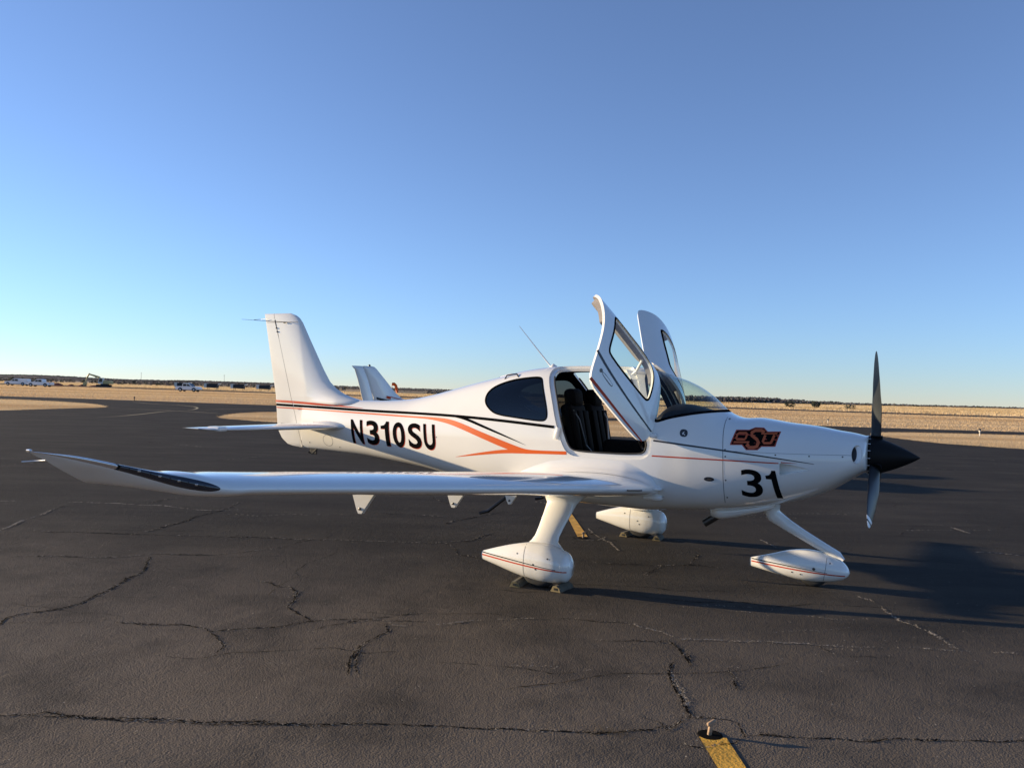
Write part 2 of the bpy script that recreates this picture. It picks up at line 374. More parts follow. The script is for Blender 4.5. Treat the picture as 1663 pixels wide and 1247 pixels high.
    if near_tone:
        vo = n.new('ShaderNodeTexVoronoi'); vo.feature = 'SMOOTH_F1'; vo.inputs['Scale'].default_value = 92; vo.inputs['Smoothness'].default_value = .35; L.new(g.outputs['Position'], vo.inputs['Vector'])
        bv = n.new('ShaderNodeBump'); bv.invert = True; bv.inputs['Strength'].default_value = .8; bv.inputs['Distance'].default_value = .0048; L.new(vo.outputs['Distance'], bv.inputs['Height']); prev = bv.outputs[0]
    for sc, st, di in bumps:
        bp = n.new('ShaderNodeBump'); bp.inputs['Strength'].default_value = st; bp.inputs['Distance'].default_value = di; L.new(noise(g.outputs['Position'], sc, 3, .6), bp.inputs['Height'])
        if prev: L.new(prev, bp.inputs['Normal'])
        prev = bp.outputs[0]
    L.new(prev, b.inputs['Normal']); return m
M['asphalt'] = ground_mat('old_asphalt', (.044, .040, .036), (.061, .055, .048), (.034, .032, .030), .55, (.30, 1.6), [(1.3, .4, .03), (9, .45, .018), (28, .5, .010), (105, .7, .006), (190, .6, .004)], .9, .12, .04, near_tone=((.148, .123, .099), 8.65, 4.2, 10.5))
M['taxi'] = ground_mat('taxiway_asphalt', (.040, .037, .036), (.055, .050, .047), (.046, .042, .040), .12, (.02, .25), [(30, .5, .02)], .9, 0, .03)
M['field'] = ground_mat('dry_grass_soil', (.52, .36, .19), (.64, .46, .26), (.44, .27, .14), .035, (.008, .085), [(2.0, .8, .15), (12, .8, .05)], .95, spec=.1)
M['island'] = ground_mat('dry_mown_grass', (.52, .38, .21), (.62, .47, .28), (.46, .32, .17), .12, (.05, .4), [(3.0, .8, .12), (14, .8, .05)], .95, spec=.1)
M['yellow'] = mat('worn_yellow_paint', (.62, .33, .035), .8, noise=(7, .35), bump=(60, .6, .01))
M['fadeline'] = mat('faded_taxi_line', (.34, .27, .13), .8, noise=(2, .3))
M['crackdark'] = mat('open_crack', (.006, .0055, .005), .95, spec=.05, noise=(20, .3))
M['crackpale'] = mat('silt_filled_crack', (.27, .235, .19), .95, noise=(30, .45))
M['hill'] = mat('wooded_slope', (.095, .085, .080), .95, noise=(.03, .3))
def poly(name, pts, z, m, kind='structure', parent=None):
    p = [(a, b, z) for a, b in pts]; t = tessellate_polygon([[Vector(q) for q in p]])
    o = mk(name, p, t, m, parent, False)
    for f in o.data.polygons:
        if f.normal.z < 0: f.flip()
    o.data.update()
    if kind: o['kind'] = kind
    return o
rng = np.random.default_rng(5)
RT = np.array([VR[0], VR[1]]); FW = np.array([-VR[1], VR[0]])
def ZG(P):
    """lie of the land: level airfield, then falling away gently beyond its far edge"""
    P = np.asarray(P, float); lat = (P[..., :2]-CAM[:2])@RT; dep = (P[..., :2]-CAM[:2])@FW
    e = np.interp(lat, [-400, -103, 79, 168, 304, 700], [340, 325, 290, 360, 470, 800]); w = np.clip((lat+140)/120, 0, 1); t = np.clip((dep-e)/550, 0, 1)
    return -.03-14*w*t*t*(3-2*t)
lat_ = np.concatenate([[-7000, -3000, -1200], np.linspace(-600, 900, 76), [1500, 3000, 7000]]); dep_ = np.concatenate([[-2500, -200, 0, 120, 200], np.linspace(240, 1400, 59), [2500, 9000]])
GX = CAM[:2]+lat_[:, None, None]*RT+dep_[None, :, None]*FW
gf = mk('grass_field', np.concatenate([GX, ZG(GX)[..., None]], -1).reshape(-1, 3), gridf(len(lat_), len(dep_), False), M['field'], None, True); gf['kind'] = 'structure'
TAXI_TOP = [(-89.38, 35.5), (-79.75, 39.19), (-64.22, 42.99), (-50.92, 45.76), (-33.86, 48.55), (-17.85, 50.28), (-6.62, 52.37), (0.09, 53.42), (9.72, 57.32), (16.72, 60.19)]
CRACKS = [('d', 0.024, [(-2.75, -4.83), (-2.83, -4.72), (-2.94, -4.61), (-2.96, -4.52), (-2.93, -4.43), (-2.86, -4.28), (-2.86, -4.09), (-2.94, -3.95), (-3.0, -3.84), (-3.06, -3.69), (-3.16, -3.53), (-3.27, -3.36), (-3.42, -3.06), (-3.66, -2.85), (-3.9, -2.62)]), ('d', 0.012, [(-5.01, -3.48), (-4.92, -3.33), (-4.6, -3.1), (-4.27, -2.96), (-4.05, -2.72), (-4.0, -2.52), (-3.62, -2.33), (-3.41, -2.19), (-3.36, -2.03), (-3.3, -1.91), (-3.31, -1.89), (-3.18, -1.7), (-3.17, -1.45), (-3.22, -1.18), (-3.23, -0.98)]), ('d', 0.022, [(-5.12, -1.74), (-5.14, -1.56), (-5.26, -1.3), (-5.31, -1.02), (-5.51, -0.68), (-5.59, -0.35), (-5.75, 0.13), (-6.07, 0.68)]), ('l', 0.022, [(-6.36, -2.77), (-6.5, -2.63), (-6.62, -2.45), (-6.89, -2.16), (-7.13, -1.77), (-7.41, -1.43)]), ('d', 0.015, [(-7.16, -1.76), (-7.44, -1.41), (-7.68, -1.05)]), ('l', 0.012, [(-8.75, -1.34), (-8.56, -1.15)]), ('l', 0.014, [(-7.98, -0.83), (-7.63, -0.66), (-7.32, -0.51), (-6.94, -0.41), (-6.67, -0.26), (-6.31, -0.26), (-5.83, -0.21), (-5.37, 0.33)]), ('d', 0.018, [(-6.97, -0.34), (-7.06, -0.06), (-7.13, 0.23), (-7.14, 0.49)]), ('m', 0.013, [(-6.17, -2.44), (-5.9, -2.35), (-5.68, -2.21), (-5.51, -2.13), (-5.08, -1.92), (-4.86, -1.8), (-4.51, -1.65), (-4.11, -1.44), (-3.89, -1.33), (-3.92, -1.3), (-3.57, -1.16), (-3.23, -1.01), (-2.76, -0.74), (-2.25, -0.52), (-1.92, -0.37), (-1.86, -0.23), (-1.66, 0.08), (-1.69, 0.57)]), ('d', 0.015, [(-2.22, -4.24), (-2.13, -4.24), (-2.03, -4.21), (-1.84, -4.11), (-1.71, -4.02), (-1.58, -4.02), (-1.46, -4.05), (-1.36, -3.94), (-1.29, -3.85), (-1.28, -3.86), (-1.18, -3.77), (-1.1, -3.68), (-1.06, -3.56), (-1.0, -3.46), (-0.94, -3.37), (-0.67, -3.18), (-0.46, -2.85)]), ('d', 0.012, [(-0.85, -3.68), (-0.83, -3.49), (-0.73, -3.29), (-0.63, -3.17), (-0.48, -3.12), (-0.27, -3.01)]), ('d', 0.014, [(-1.46, -4.05), (-1.29, -4.12), (-1.13, -4.21), (-1.07, -4.29), (-1.05, -4.36)]), ('m', 0.018, [(-2.24, -2.78), (-2.17, -2.76), (-1.95, -2.82), (-1.86, -2.79), (-1.69, -2.88), (-1.55, -3.06), (-1.44, -3.27), (-1.31, -3.33), (-1.15, -3.4), (-1.0, -3.46)]), ('d', 0.016, [(-0.51, -3.21), (-0.37, -3.36), (-0.36, -3.5), (-0.36, -3.62), (-0.3, -3.81), (-0.22, -3.99), (-0.12, -4.12), (-0.05, -4.24)]), ('d', 0.012, [(-0.35, -3.7), (-0.23, -3.91), (-0.1, -4.08), (-0.01, -4.17), (0.03, -4.14)]), ('l', 0.012, [(-0.63, -3.17), (-0.42, -3.22), (-0.25, -3.15), (-0.15, -3.04), (-0.02, -2.85), (0.09, -2.73), (0.4, -2.48)]), ('m', 0.012, [(0.53, -2.38), (0.68, -2.31), (0.84, -2.29), (1.01, -2.2), (1.12, -2.2)]), ('l', 0.012, [(1.12, -2.2), (1.23, -2.25), (1.39, -2.29), (1.53, -2.37), (1.64, -2.34), (1.74, -2.27), (1.92, -2.2), (2.13, -2.07), (2.4, -1.98), (2.4, -1.98), (2.54, -1.93), (2.7, -1.87), (2.87, -1.77), (3.07, -1.64), (3.3, -1.57), (3.53, -1.48), (3.78, -1.36), (3.88, -1.31)]), ('d', 0.012, [(1.03, -2.73), (1.17, -2.65), (1.39, -2.53), (1.49, -2.48)]), ('d', 0.02, [(1.49, -2.46), (1.59, -2.59), (1.67, -2.71), (1.73, -2.84), (1.77, -2.92)]), ('m', 0.012, [(1.66, -2.64), (1.71, -2.76), (1.77, -2.88)]), ('d', 0.022, [(1.64, -2.88), (1.66, -3.08), (1.72, -3.23), (1.8, -3.39), (1.89, -3.57), (1.95, -3.69), (1.98, -3.76)]), ('l', 0.016, [(1.67, -3.03), (1.75, -3.25), (1.86, -3.45), (1.91, -3.55), (1.92, -3.65)]), ('m', 0.008, [(1.91, -3.95), (1.92, -3.91), (1.93, -3.86), (1.94, -3.82), (1.97, -3.77), (2.0, -3.74), (2.04, -3.7), (2.08, -3.68), (2.12, -3.67), (2.16, -3.67), (2.2, -3.68), (2.23, -3.7), (2.25, -3.73), (2.27, -3.76), (2.28, -3.8), (2.28, -3.84), (2.27, -3.89), (2.26, -3.93), (2.24, -3.97), (2.21, -4.01), (2.18, -4.04), (2.14, -4.07), (2.11, -4.09), (2.07, -4.1), (2.03, -4.1), (2.0, -4.09)]), ('d', 0.014, [(-1.3, -5.66), (-1.23, -5.64), (-1.12, -5.58), (-1.07, -5.5), (-0.93, -5.47), (-0.76, -5.4), (-0.66, -5.34), (-0.5, -5.26), (-0.32, -5.19), (-0.17, -5.1), (0.03, -4.99), (0.19, -4.91), (0.35, -4.83), (0.5, -4.72), (1.39, -4.3), (1.47, -4.26), (1.58, -4.21), (1.72, -4.11), (1.82, -4.03), (1.9, -3.9)]), ('m', 0.01, [(-1.08, -5.56), (-0.88, -5.46), (-0.62, -5.35), (-0.28, -5.19), (0.15, -4.96), (0.36, -4.85)]), ('d', 0.013, [(2.29, -3.82), (2.38, -3.76), (2.46, -3.74), (2.72, -3.61), (2.83, -3.58), (3.05, -3.42), (3.26, -3.31), (3.47, -3.2), (3.61, -3.1), (3.79, -3.01)]), ('l', 0.014, [(1.34, 2.21), (1.42, 2.07), (1.58, 1.83)]), ('l', 0.018, [(2.62, -0.24), (2.73, -0.3), (2.79, -0.45), (2.88, -0.68), (2.96, -0.9), (3.05, -0.97), (3.17, -1.09), (3.26, -1.28), (3.31, -1.41), (3.38, -1.55)]), ('l', 0.02, [(3.33, 5.3), (3.51, 5.01), (3.75, 4.57)]), ('l', 0.014, [(3.74, 3.01), (3.97, 3.06), (4.23, 3.08)]), ('d', 0.012, [(0.04, -0.27), (0.41, -0.1), (0.64, -0.03), (0.98, 0.25), (1.3, 0.29)]), ('d', 0.014, [(0.68, -0.52), (0.7, 0.01)]), ('d', 0.016, [(0.94, 0.31), (0.89, 0.71), (0.9, 0.87)]), ('m', 0.012, [(-3.89, 1.03), (-3.45, 1.18), (-2.81, 1.41)]), ('d', 0.016, [(-2.53, 0.88), (-2.57, 1.17), (-2.49, 1.56), (-2.4, 2.35)]), ('d', 0.012, [(-4.04, 2.9), (-3.67, 2.61), (-3.09, 2.31)]), ('m', 0.014, [(-1.82, -0.26), (-1.56, -0.47), (-1.35, -0.74), (-1.08, -0.75)]), ('l', 0.012, [(-0.79, 1.66), (-0.61, 1.37), (-0.41, 1.12), (-0.17, 0.86), (0.05, 0.51)]), ('m', 0.012, [(-1.67, -0.06), (-1.65, 0.1), (-1.7, 0.38), (-1.7, 0.58)]), ('m', 0.012, [(1.98, -2.78), (2.06, -2.98), (2.12, -3.19)]), ('m', 0.012, [(2.45, -1.97), (2.58, -2.11)]), ('m', 0.012, [(-0.39, 1.2), (-0.37, 1.13), (-0.37, 1.07), (-0.38, 1.0), (-0.4, 0.95), (-0.43, 0.9), (-0.47, 0.86), (-0.52, 0.84), (-0.56, 0.84), (-0.61, 0.85), (-0.65, 0.88), (-0.69, 0.92), (-0.72, 0.98), (-0.73, 1.04), (-0.74, 1.11), (-0.73, 1.17), (-0.7, 1.23), (-0.67, 1.28), (-0.63, 1.31), (-0.58, 1.33), (-0.53, 1.33), (-0.48, 1.31)]), ('m', 0.02, [(4.44, 23.69), (5.26, 22.13), (6.09, 21.44)]), ('m', 0.02, [(2.79, 16.66), (4.14, 16.54)]), ('m', 0.03, [(-13.61, 1.43), (-13.6, 2.19)]), ('m', 0.025, [(-11.5, 5.1), (-11.5, 6.04), (-11.59, 6.97)]), ('m', 0.02, [(-17.36, 7.84), (-14.87, 7.7)])]
YL = [[(-59.61, 38.84), (-52.0, 36.0), (-51.36, 36.98), (-48.12, 35.62), (-46.36, 34.63), (-44.42, 33.2), (-42.52, 31.45), (-40.94, 29.76), (-39.65, 28.09)], [(-40.46, 29.86), (-41.3, 31.95), (-41.63, 33.69), (-40.36, 36.92), (-36.81, 39.16)], [(-44.83, 26.23), (-40.18, 27.12), (-36.89, 26.98), (-33.39, 25.99)], [(-32.58, 16.79), (-33.94, 19.6), (-39.24, 26.33), (-39.43, 27.91)]]
TIE1 = [(2.08, -3.97), (2.21, -3.91), (2.43, -4.32), (2.31, -4.39)]
TIE2 = [(-0.69, 1.05), (-0.58, 1.12), (-1.62, 2.99), (-2.99, 5.47), (-3.08, 5.39), (-1.47, 2.53)]
RUNWAY = [[(-428.6, 159.78), (-293.32, 161.12), (-80.93, 154.6), (19.25, 151.67), (46.21, 151.06)], [(-371.74, 137.66), (-243.88, 132.89), (-70.35, 134.1), (17.55, 134.84), (41.7, 134.38)]]
ISL_L = [(-73.45, 23.65), (-67.11, 31.97), (-62.63, 32.41), (-58.34, 32.29), (-53.55, 31.12), (-49.56, 29.23), (-46.77, 27.62), (-45.34, 26.09), (-44.81, 24.05), (-43.21, 20.44), (-41.81, 17.53), (-40.05, 10.98)]
ISL_M = [(-29.76, 21.73), (-31.91, 23.99), (-34.25, 27.05), (-35.34, 29.42), (-36.08, 32.09), (-30.44, 35.59), (-22.61, 38.93), (-15.38, 43.39), (-10.8, 45.48), (-8.63, 43.34), (-7.11, 37.46), (-6.13, 29.8), (-7.22, 24.53), (-8.5, 24.22), (-13.6, 22.46), (-19.29, 21.07), (-24.81, 20.53), (-27.59, 21.23)]
ISL_R = [(0.74, 39.41), (0.81, 42.03), (1.28, 44.37), (3.43, 46.6), (8.96, 49.79), (20.87, 57.49), (13.68, 30.94), (7.04, 30.85), (5.49, 31.88), (3.77, 32.82), (2.55, 35.44), (1.32, 37.9)]
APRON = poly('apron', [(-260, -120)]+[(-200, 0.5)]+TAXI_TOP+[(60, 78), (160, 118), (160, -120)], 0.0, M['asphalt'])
poly('runway', RUNWAY[0]+RUNWAY[1][::-1], -.012, M['taxi'])
for nm, P in (('grass_island', ISL_L), ('grass_island', ISL_M), ('grass_island', ISL_R)):
    Pj = resample(np.concatenate([chaikin(P, 2), chaikin(P, 2)[:1]]), .35)[:-1]; poly(nm, Pj+np.random.default_rng(3).normal(0, .07, Pj.shape), .012, M['island'])
def ribbon3(P, w, z, jit=0.0, seed=0, step=.035, vary=.0):
    r = np.random.default_rng(seed); P = np.array(P, float); s = np.concatenate([[0], np.cumsum(np.linalg.norm(np.diff(P, axis=0), axis=1))]); n = max(3, int(s[-1]/step)); u = np.linspace(0, s[-1], n)
    Q = np.stack([np.interp(u, s, P[:, 0]), np.interp(u, s, P[:, 1])], 1)
    if jit:
        a = np.cumsum(r.normal(0, 1, (n, 2)), 0); k = np.ones(9)/9; a = a-np.stack([np.convolve(np.pad(a[:, i], 12, 'edge'), np.ones(25)/25, 'valid') for i in (0, 1)], 1); Q = Q+a*jit
    T = np.gradient(Q, axis=0); T /= np.linalg.norm(T, axis=1)[:, None]+1e-9; N = np.stack([-T[:, 1], T[:, 0]], 1)
    ww = w*np.clip(1+vary*r.normal(0, 1, n), .15, 2.2)*np.clip(np.minimum(np.arange(n), np.arange(n)[::-1])/6.0, .1, 1)
    V = np.zeros((n, 2, 3)); V[:, 0, :2] = Q+N*ww[:, None]*.5; V[:, 1, :2] = Q-N*ww[:, None]*.5; V[:, :, 2] = z
    return V.reshape(-1, 3), gridf(n, 2, False, flip=True), Q
for i, P in enumerate(YL):
    V, F, _ = ribbon3(chaikin(P, 2, False), .16, .0045, step=.6); mk('taxi_line', V, F, M['fadeline'], APRON, False)
for P in (TIE1, TIE2): poly('parking_line', P, .0045, M['yellow'], None, APRON)
# cracks in the old asphalt: dark open seams, some silted up and pale
def crumbs(Q, w, dens, seed, size, pale):
    """broken edges and silt of a crack: small flat chips lying along it in clusters"""
    r = np.random.default_rng(seed); Q = np.asarray(Q); L = np.linalg.norm(np.diff(Q, axis=0), axis=1).sum(); n = int(L*dens)
    if n < 2 or len(Q) < 4: return
    cl = np.convolve(r.normal(0, 1, len(Q)+12), np.ones(13)/3.6, 'valid'); wt = np.clip(cl+(1.3 if pale else .35), 0.02, None)**(1.0 if pale else 1.5); idx = r.choice(len(Q)-1, n, p=wt[:-1]/wt[:-1].sum())
    T = np.gradient(Q, axis=0); T /= np.linalg.norm(T, axis=1)[:, None]+1e-9; V = []; F = []
    for i in idx:
        t = T[i]; m = np.array([-t[1], t[0]]); c = Q[i]+t*r.uniform(-.02, .02)+m*r.normal(0, w*.75); l = size*r.uniform(.5, 1.8); h = size*r.uniform(.25, .7); a = r.normal(0, .5); ca, sa = math.cos(a), math.sin(a); u = t*ca+m*sa; v = m*ca-t*sa; b = len(V); z = .0042+r.uniform(0, .0015)
        for p in (-u*l-v*h*.4, u*l*.2-v*h, u*l, -u*l*.1+v*h): V.append((c[0]+p[0], c[1]+p[1], z+r.uniform(0, .003)))
        F.append((b, b+1, b+2, b+3))
    o = mk('crack_crumbs', V, F, M['crackpale'] if pale else M['crackdark'], APRON, False); o['kind'] = 'stuff'
for i, (k, w, P) in enumerate(CRACKS):
    far = np.linalg.norm(np.mean(np.array(P), 0)-CAM[:2]); st = .014 if far < 9 else .03 if far < 14 else .12; sz = .006*max(1, far/6)
    V, F, Q = ribbon3(P, w*.58, .0030+.00005*(i % 7), .0035 if far < 16 else .02, i, st, .75)
    V[:, :2] += np.repeat(np.random.default_rng(900+i).normal(0, w*.16, (len(V)//2, 2)), 2, 0)
    if k in 'dm': mk('crack', V, F, M['crackdark'], APRON, False); crumbs(Q, w, 70/max(1, far/7), 40+i, sz, False)
    crumbs(Q, w*(.8 if k == 'l' else 1.1), {'d': 42, 'm': 60, 'l': 150}[k]/max(1, far/7), 300+i, sz*(1.1 if k == 'l' else .9), True)
HR = np.random.default_rng(77)
for i in range(46):                                             # fine hairlines, mostly along the paving lanes
    D = HR.uniform(3.6, 15)**1.0; x = HR.uniform(-.66, .66)*D; c = CAM[:2]+x*RT+D*FW; a = AZ+(HR.normal(0, .12) if i % 3 else HR.uniform(-1.5, 1.5)); L = HR.uniform(.25, 1.5)*(1+.06*D); n = 7
    P = c+np.linspace(-.5, .5, n)[:, None]*L*np.array([math.cos(a), math.sin(a)])+HR.normal(0, .03*L, (n, 2))
    V, F, Q = ribbon3(P, HR.uniform(.002, .005)*(1+.05*D), .0034+.00003*(i % 9), .004, 500+i, .03 if D < 9 else .08, .7)
    V[:, :2] += np.repeat(HR.normal(0, .002, (len(V)//2, 2)), 2, 0)
    if i % 4: mk('crack', V, F, M['crackdark'], APRON, False)
    else: crumbs(Q, .012, 40, 700+i, .005*max(1, D/6), True)
# tie-down anchors set in the asphalt
def tie_down(x, y, lab):
    t = thing('tie_down_anchor', lab, 'tie-down', (x, y, 0), .3)
    mk('pit', *lathe_vf([(.0052, .001), (.0054, .052), (.0058, .062), (.004, .066)], (0, 0, 0), 'z', 18), M['crackdark'], t)
    BX('stub', (.0, .0, .03), (.022, .020, .085), M['rust'], t, .006, rz=.4, ry=.15, smooth=True, seg=2)
    BX('hook', (.006, .004, .066), (.058, .018, .020), M['rust'], t, .006, rz=.7, ry=-.25, smooth=True, seg=2)
tie_down(2.125, -3.915, 'rusty iron tie-down anchor at the head of the yellow line in the foreground'); tie_down(-.60, 1.02, 'rusty tie-down anchor by the yellow line between the main wheels')
# chocks
def chock(x, y, rz, lab, s=1.0):
    t = thing('wheel_chock', lab, 'chock', (x, y, 0), rz, 'wooden chocks at the main wheels')
    pr = [(-.075, .004), (.075, .004), (.055, .055), (.01, .085), (-.04, .08)]; V = []
    for yy in (-.16, .16): V += [(a*s*.68, yy*.78, b*s*.66) for a, b in pr]
    F = [tuple(range(5)), tuple(range(9, 4, -1))]+[(i, i+5, (i+1) % 5+5, (i+1) % 5) for i in range(5)]
    mk('block', V, F, [M['wood'], M['woodgrey']], t, False, [0, 0, 1, 1, 1, 1, 1])
    BX('nail_plate', (0, -.127, .028), (.03, .004, .02), M['dsteel'], t)
chock(-.20, -1.55, .12, 'wooden chock behind the right main wheel, its cut end in the sun'); chock(.215, -1.50, -.10, 'wooden chock in front of the right main wheel')
chock(.215, 1.50, .08, 'wooden chock in front of the left main wheel, seen under the fuselage'); chock(-.205, 1.52, -.06, 'wooden chock behind the left main wheel')

# ---------------------------------------------------------------- dry grass
def grass(name, pts, h, w, mtl, label, seed):
    """pts (n,2): one leaning blade each; lit like real stalks because they stand up"""
    r = np.random.default_rng(seed); n = len(pts); a = r.uniform(0, 2*np.pi, n); hh = h*r.uniform(.5, 1.25, n); ww = w*r.uniform(.6, 1.4, n); l = r.normal(0, .45, (n, 2))*hh[:, None]
    V = np.zeros((n, 3, 3)); d = np.stack([np.cos(a), np.sin(a)], 1)*ww[:, None]*.5
    V[:, 0, :2] = pts-d; V[:, 1, :2] = pts+d; V[:, 2, :2] = pts+l; zg = ZG(pts)+.03; V[:, 2, 2] = hh+zg; V[:, :2, 2] = (zg-.03)[:, None]
    me = bpy.data.meshes.new(name); me.vertices.add(3*n); me.vertices.foreach_set('co', V.ravel()); me.loops.add(3*n); me.loops.foreach_set('vertex_index', np.arange(3*n, dtype=np.int32))
    me.polygons.add(n); me.polygons.foreach_set('loop_start', np.arange(0, 3*n, 3, dtype=np.int32)); me.polygons.foreach_set('loop_total', np.full(n, 3, dtype=np.int32)); me.update(); me.validate()
    me.materials.append(mtl); o = link(bpy.data.objects.new(name, me)); return tag(o, label, 'grass', None, 'stuff')
def grass_mat(name, c1, c2, c3, sc, stretch=(1, 1)):
    m = bpy.data.materials.new(name); m.use_nodes = True; n = m.node_tree.nodes; L = m.node_tree.links; b = n['Principled BSDF']; b.inputs['Roughness'].default_value = .9; b.inputs['Specular IOR Level'].default_value = .1
    g = n.new('ShaderNodeNewGeometry'); mp = n.new('ShaderNodeMapping'); mp.inputs['Rotation'].default_value = (0, 0, -AZ); m2 = n.new('ShaderNodeMapping'); m2.inputs['Scale'].default_value = (*stretch, 0)
    L.new(g.outputs['Position'], mp.inputs[0]); L.new(mp.outputs[0], m2.inputs[0])
    t = n.new('ShaderNodeTexNoise'); t.inputs['Scale'].default_value = sc; t.inputs['Detail'].default_value = 5; L.new(m2.outputs[0], t.inputs['Vector'])
    t2 = n.new('ShaderNodeTexNoise'); t2.inputs['Scale'].default_value = 9; L.new(g.outputs['Position'], t2.inputs['Vector'])
    cr = n.new('ShaderNodeValToRGB'); e = cr.color_ramp.elements; e[0].position = .40; e[0].color = (*c1, 1); e[1].position = .60; e[1].color = (*c3, 1); q = cr.color_ramp.elements.new(.5); q.color = (*c2, 1)
    L.new(t.outputs['Fac'], cr.inputs[0]); mr = n.new('ShaderNodeMapRange'); mr.inputs[1].default_value = .3; mr.inputs[2].default_value = .7; mr.inputs[3].default_value = .86; mr.inputs[4].default_value = 1.14; L.new(t2.outputs['Fac'], mr.inputs[0])
    mx = n.new('ShaderNodeMix'); mx.data_type = 'RGBA'; mx.blend_type = 'MULTIPLY'; mx.inputs[0].default_value = 1; L.new(cr.outputs[0], mx.inputs[6]); L.new(mr.outputs[0], mx.inputs[7]); L.new(mx.outputs[2], b.inputs['Base Color'])
    tl = n.new('ShaderNodeBsdfTranslucent'); ms = n.new('ShaderNodeMixShader'); ms.inputs[0].default_value = .38; L.new(mx.outputs[2], tl.inputs[0]); L.new(b.outputs[0], ms.inputs[1]); L.new(tl.outputs[0], ms.inputs[2]); L.new(ms.outputs[0], n['Material Output'].inputs[0])
    return m
GM1 = grass_mat('mown_dry_grass', (.48, .31, .155), (.62, .44, .24), (.72, .54, .32), .05, (.12, 2.6)); GM2 = grass_mat('tall_dry_grass', (.52, .36, .18), (.66, .49, .27), (.75, .59, .36), .06, (.4, 1.0))
GM0 = grass_mat('dead_weed', (.12, .09, .05), (.17, .13, .075), (.21, .16, .09), 2.0)
def scatter_poly(P, n, seed):
    P = chaikin(P, 2); r = np.random.default_rng(seed); lo, hi = P.min(0), P.max(0); q = r.uniform(lo, hi, (n, 2)); return q[sdpoly(q[:, 0], q[:, 1], P) < np.clip(r.normal(-.05, .16, len(q)), -.6, .35)]
grass('island_grass', np.concatenate([scatter_poly(ISL_L, 110000, 1), scatter_poly(ISL_M, 150000, 2), scatter_poly(ISL_R, 80000, 3)]), .055, .022, GM1, 'short dry tan grass on the islands beside the taxiway', 11)
def cam_wedge(n, d0, d1, seed, px0=-80, px1=1750):
    r = np.random.default_rng(seed); D = np.sqrt(r.uniform(d0**2, d1**2, n)); x = r.uniform((px0-831)/1280, (px1-831)/1280, n)*D; return CAM[:2]+x[:, None]*RT+D[:, None]*FW
def ramp_line(P, a): return np.interp(P@RT, [np.dot(q, RT) for q in a], [np.dot(q, FW) for q in a])
q = cam_wedge(420000, 52, 240, 4); lo = ramp_line(q, TAXI_TOP); hi = ramp_line(q, RUNWAY[1][::-1][::-1]); d = q@FW; q = q[(d > lo+.3) & (d < hi-.5)]
grass('meadow_grass', q, .06, .05, GM1, 'mown dry grass in bands between taxiway and runway', 12)
q = cam_wedge(260000, 140, 520, 6); d = q@FW; q = q[d > ramp_line(q, RUNWAY[0])+.5]
grass('rough_grass', q, .36, .16, GM2, 'taller pale rough grass beyond the runway', 13)
q = np.array([1.66, -4.15])+rng.normal(0, 1, (260, 2))*[.08, .03]; grass('crack_weeds', q, .016, .004, GM0, 'little tuft of dead grass in a crack near the foreground anchor', 14)

# ---------------------------------------------------------------- far woods and bushes
def world(px, D): return CAM[:2]+(px-831)/1280*D*RT+D*FW
def hill_strip(name, pts, depth, seed):
    r = np.random.default_rng(seed); V = []; n = len(pts)
    for (px, D, h) in pts:
        for k, (dd, hh) in enumerate(((-depth*.5, -.5), (-depth*.2, h*.55), (0, h), (depth*.6, h*.9), (depth*1.3, -1))): p = world(px, D+dd); V.append((p[0], p[1], hh))
    o = mk(name, V, gridf(n, 5, False, flip=True), M['hill'], None, True); o['kind'] = 'structure'; return o
RIDGE = [(-700, 1500, 10), (-300, 1500, 10), (0, 1500, 9.1), (57, 1500, 10.2), (120, 1500, 8.6), (151, 1500, 6.6), (210, 1500, 5.3), (265, 1500, 5.8), (317, 1500, 7.4), (373, 1500, 6.6), (442, 1500, 6.4), (560, 1550, 4), (640, 1580, 3), (700, 1600, 2.5), (850, 1700, 1.0)]
hill_strip('hill', RIDGE, 260, 1)
def woods(name, spec, seed, cols, label, nc=7, lo_=.15, sz=(.12, .28)):
    """many small ragged crowns of leafless branches; spec rows (px0, px1, D0, D1, n, height, base)"""
    r = np.random.default_rng(seed); V = []; F = []; mi = []
    for (p0, p1, d0, d1, n, h, base) in spec:
        for _ in range(n):
            px = r.uniform(p0, p1); D = r.uniform(d0, d1); c = world(px, D); H = h*r.uniform(*((.86, 1.08) if h > 8 else (.45, 1.2))); w = H*r.uniform(.5, .9); z0 = base(px) if callable(base) else base; m_ = r.integers(0, len(cols))
            for _k in range(nc):
                a = r.uniform(0, 2*math.pi); cx, cy, cz = c[0]+r.normal(0, w*.35), c[1]+r.normal(0, w*.35), z0+H*r.uniform(lo_, .97); s = H*r.uniform(*sz); b = len(V)
                for j in range(4):
                    t = a+j*math.pi/2; V.append((cx+s*math.cos(t)*RT[0]*1.2, cy+s*math.cos(t)*RT[1]*1.2, cz+s*math.sin(t)*r.uniform(.6, 1.2)))
                V.append((cx+FW[0]*s, cy+FW[1]*s, cz+s*.4)); V.append((cx-FW[0]*s, cy-FW[1]*s, cz))
                for j in range(4): F.append((b+j, b+(j+1) % 4, b+5)); F.append((b+(j+1) % 4, b+j, b+4)); mi += [m_, m_]
    o = mk(name, V, F, cols, None, False, mi); return tag(o, label, 'woods', None, 'stuff')
WC = [mat('leafless_wood', (.115, .100, .092), .95, noise=(.2, .25)), mat('brown_wood', (.125, .098, .078), .95, noise=(.2, .25)), mat('dark_cedar', (.030, .038, .026), .95, noise=(.2, .25)), mat('grey_wood', (.15, .138, .132), .95, noise=(.2, .25))]
rz = lambda px: float(np.interp(px, [q[0] for q in RIDGE], [q[2] for q in RIDGE]))
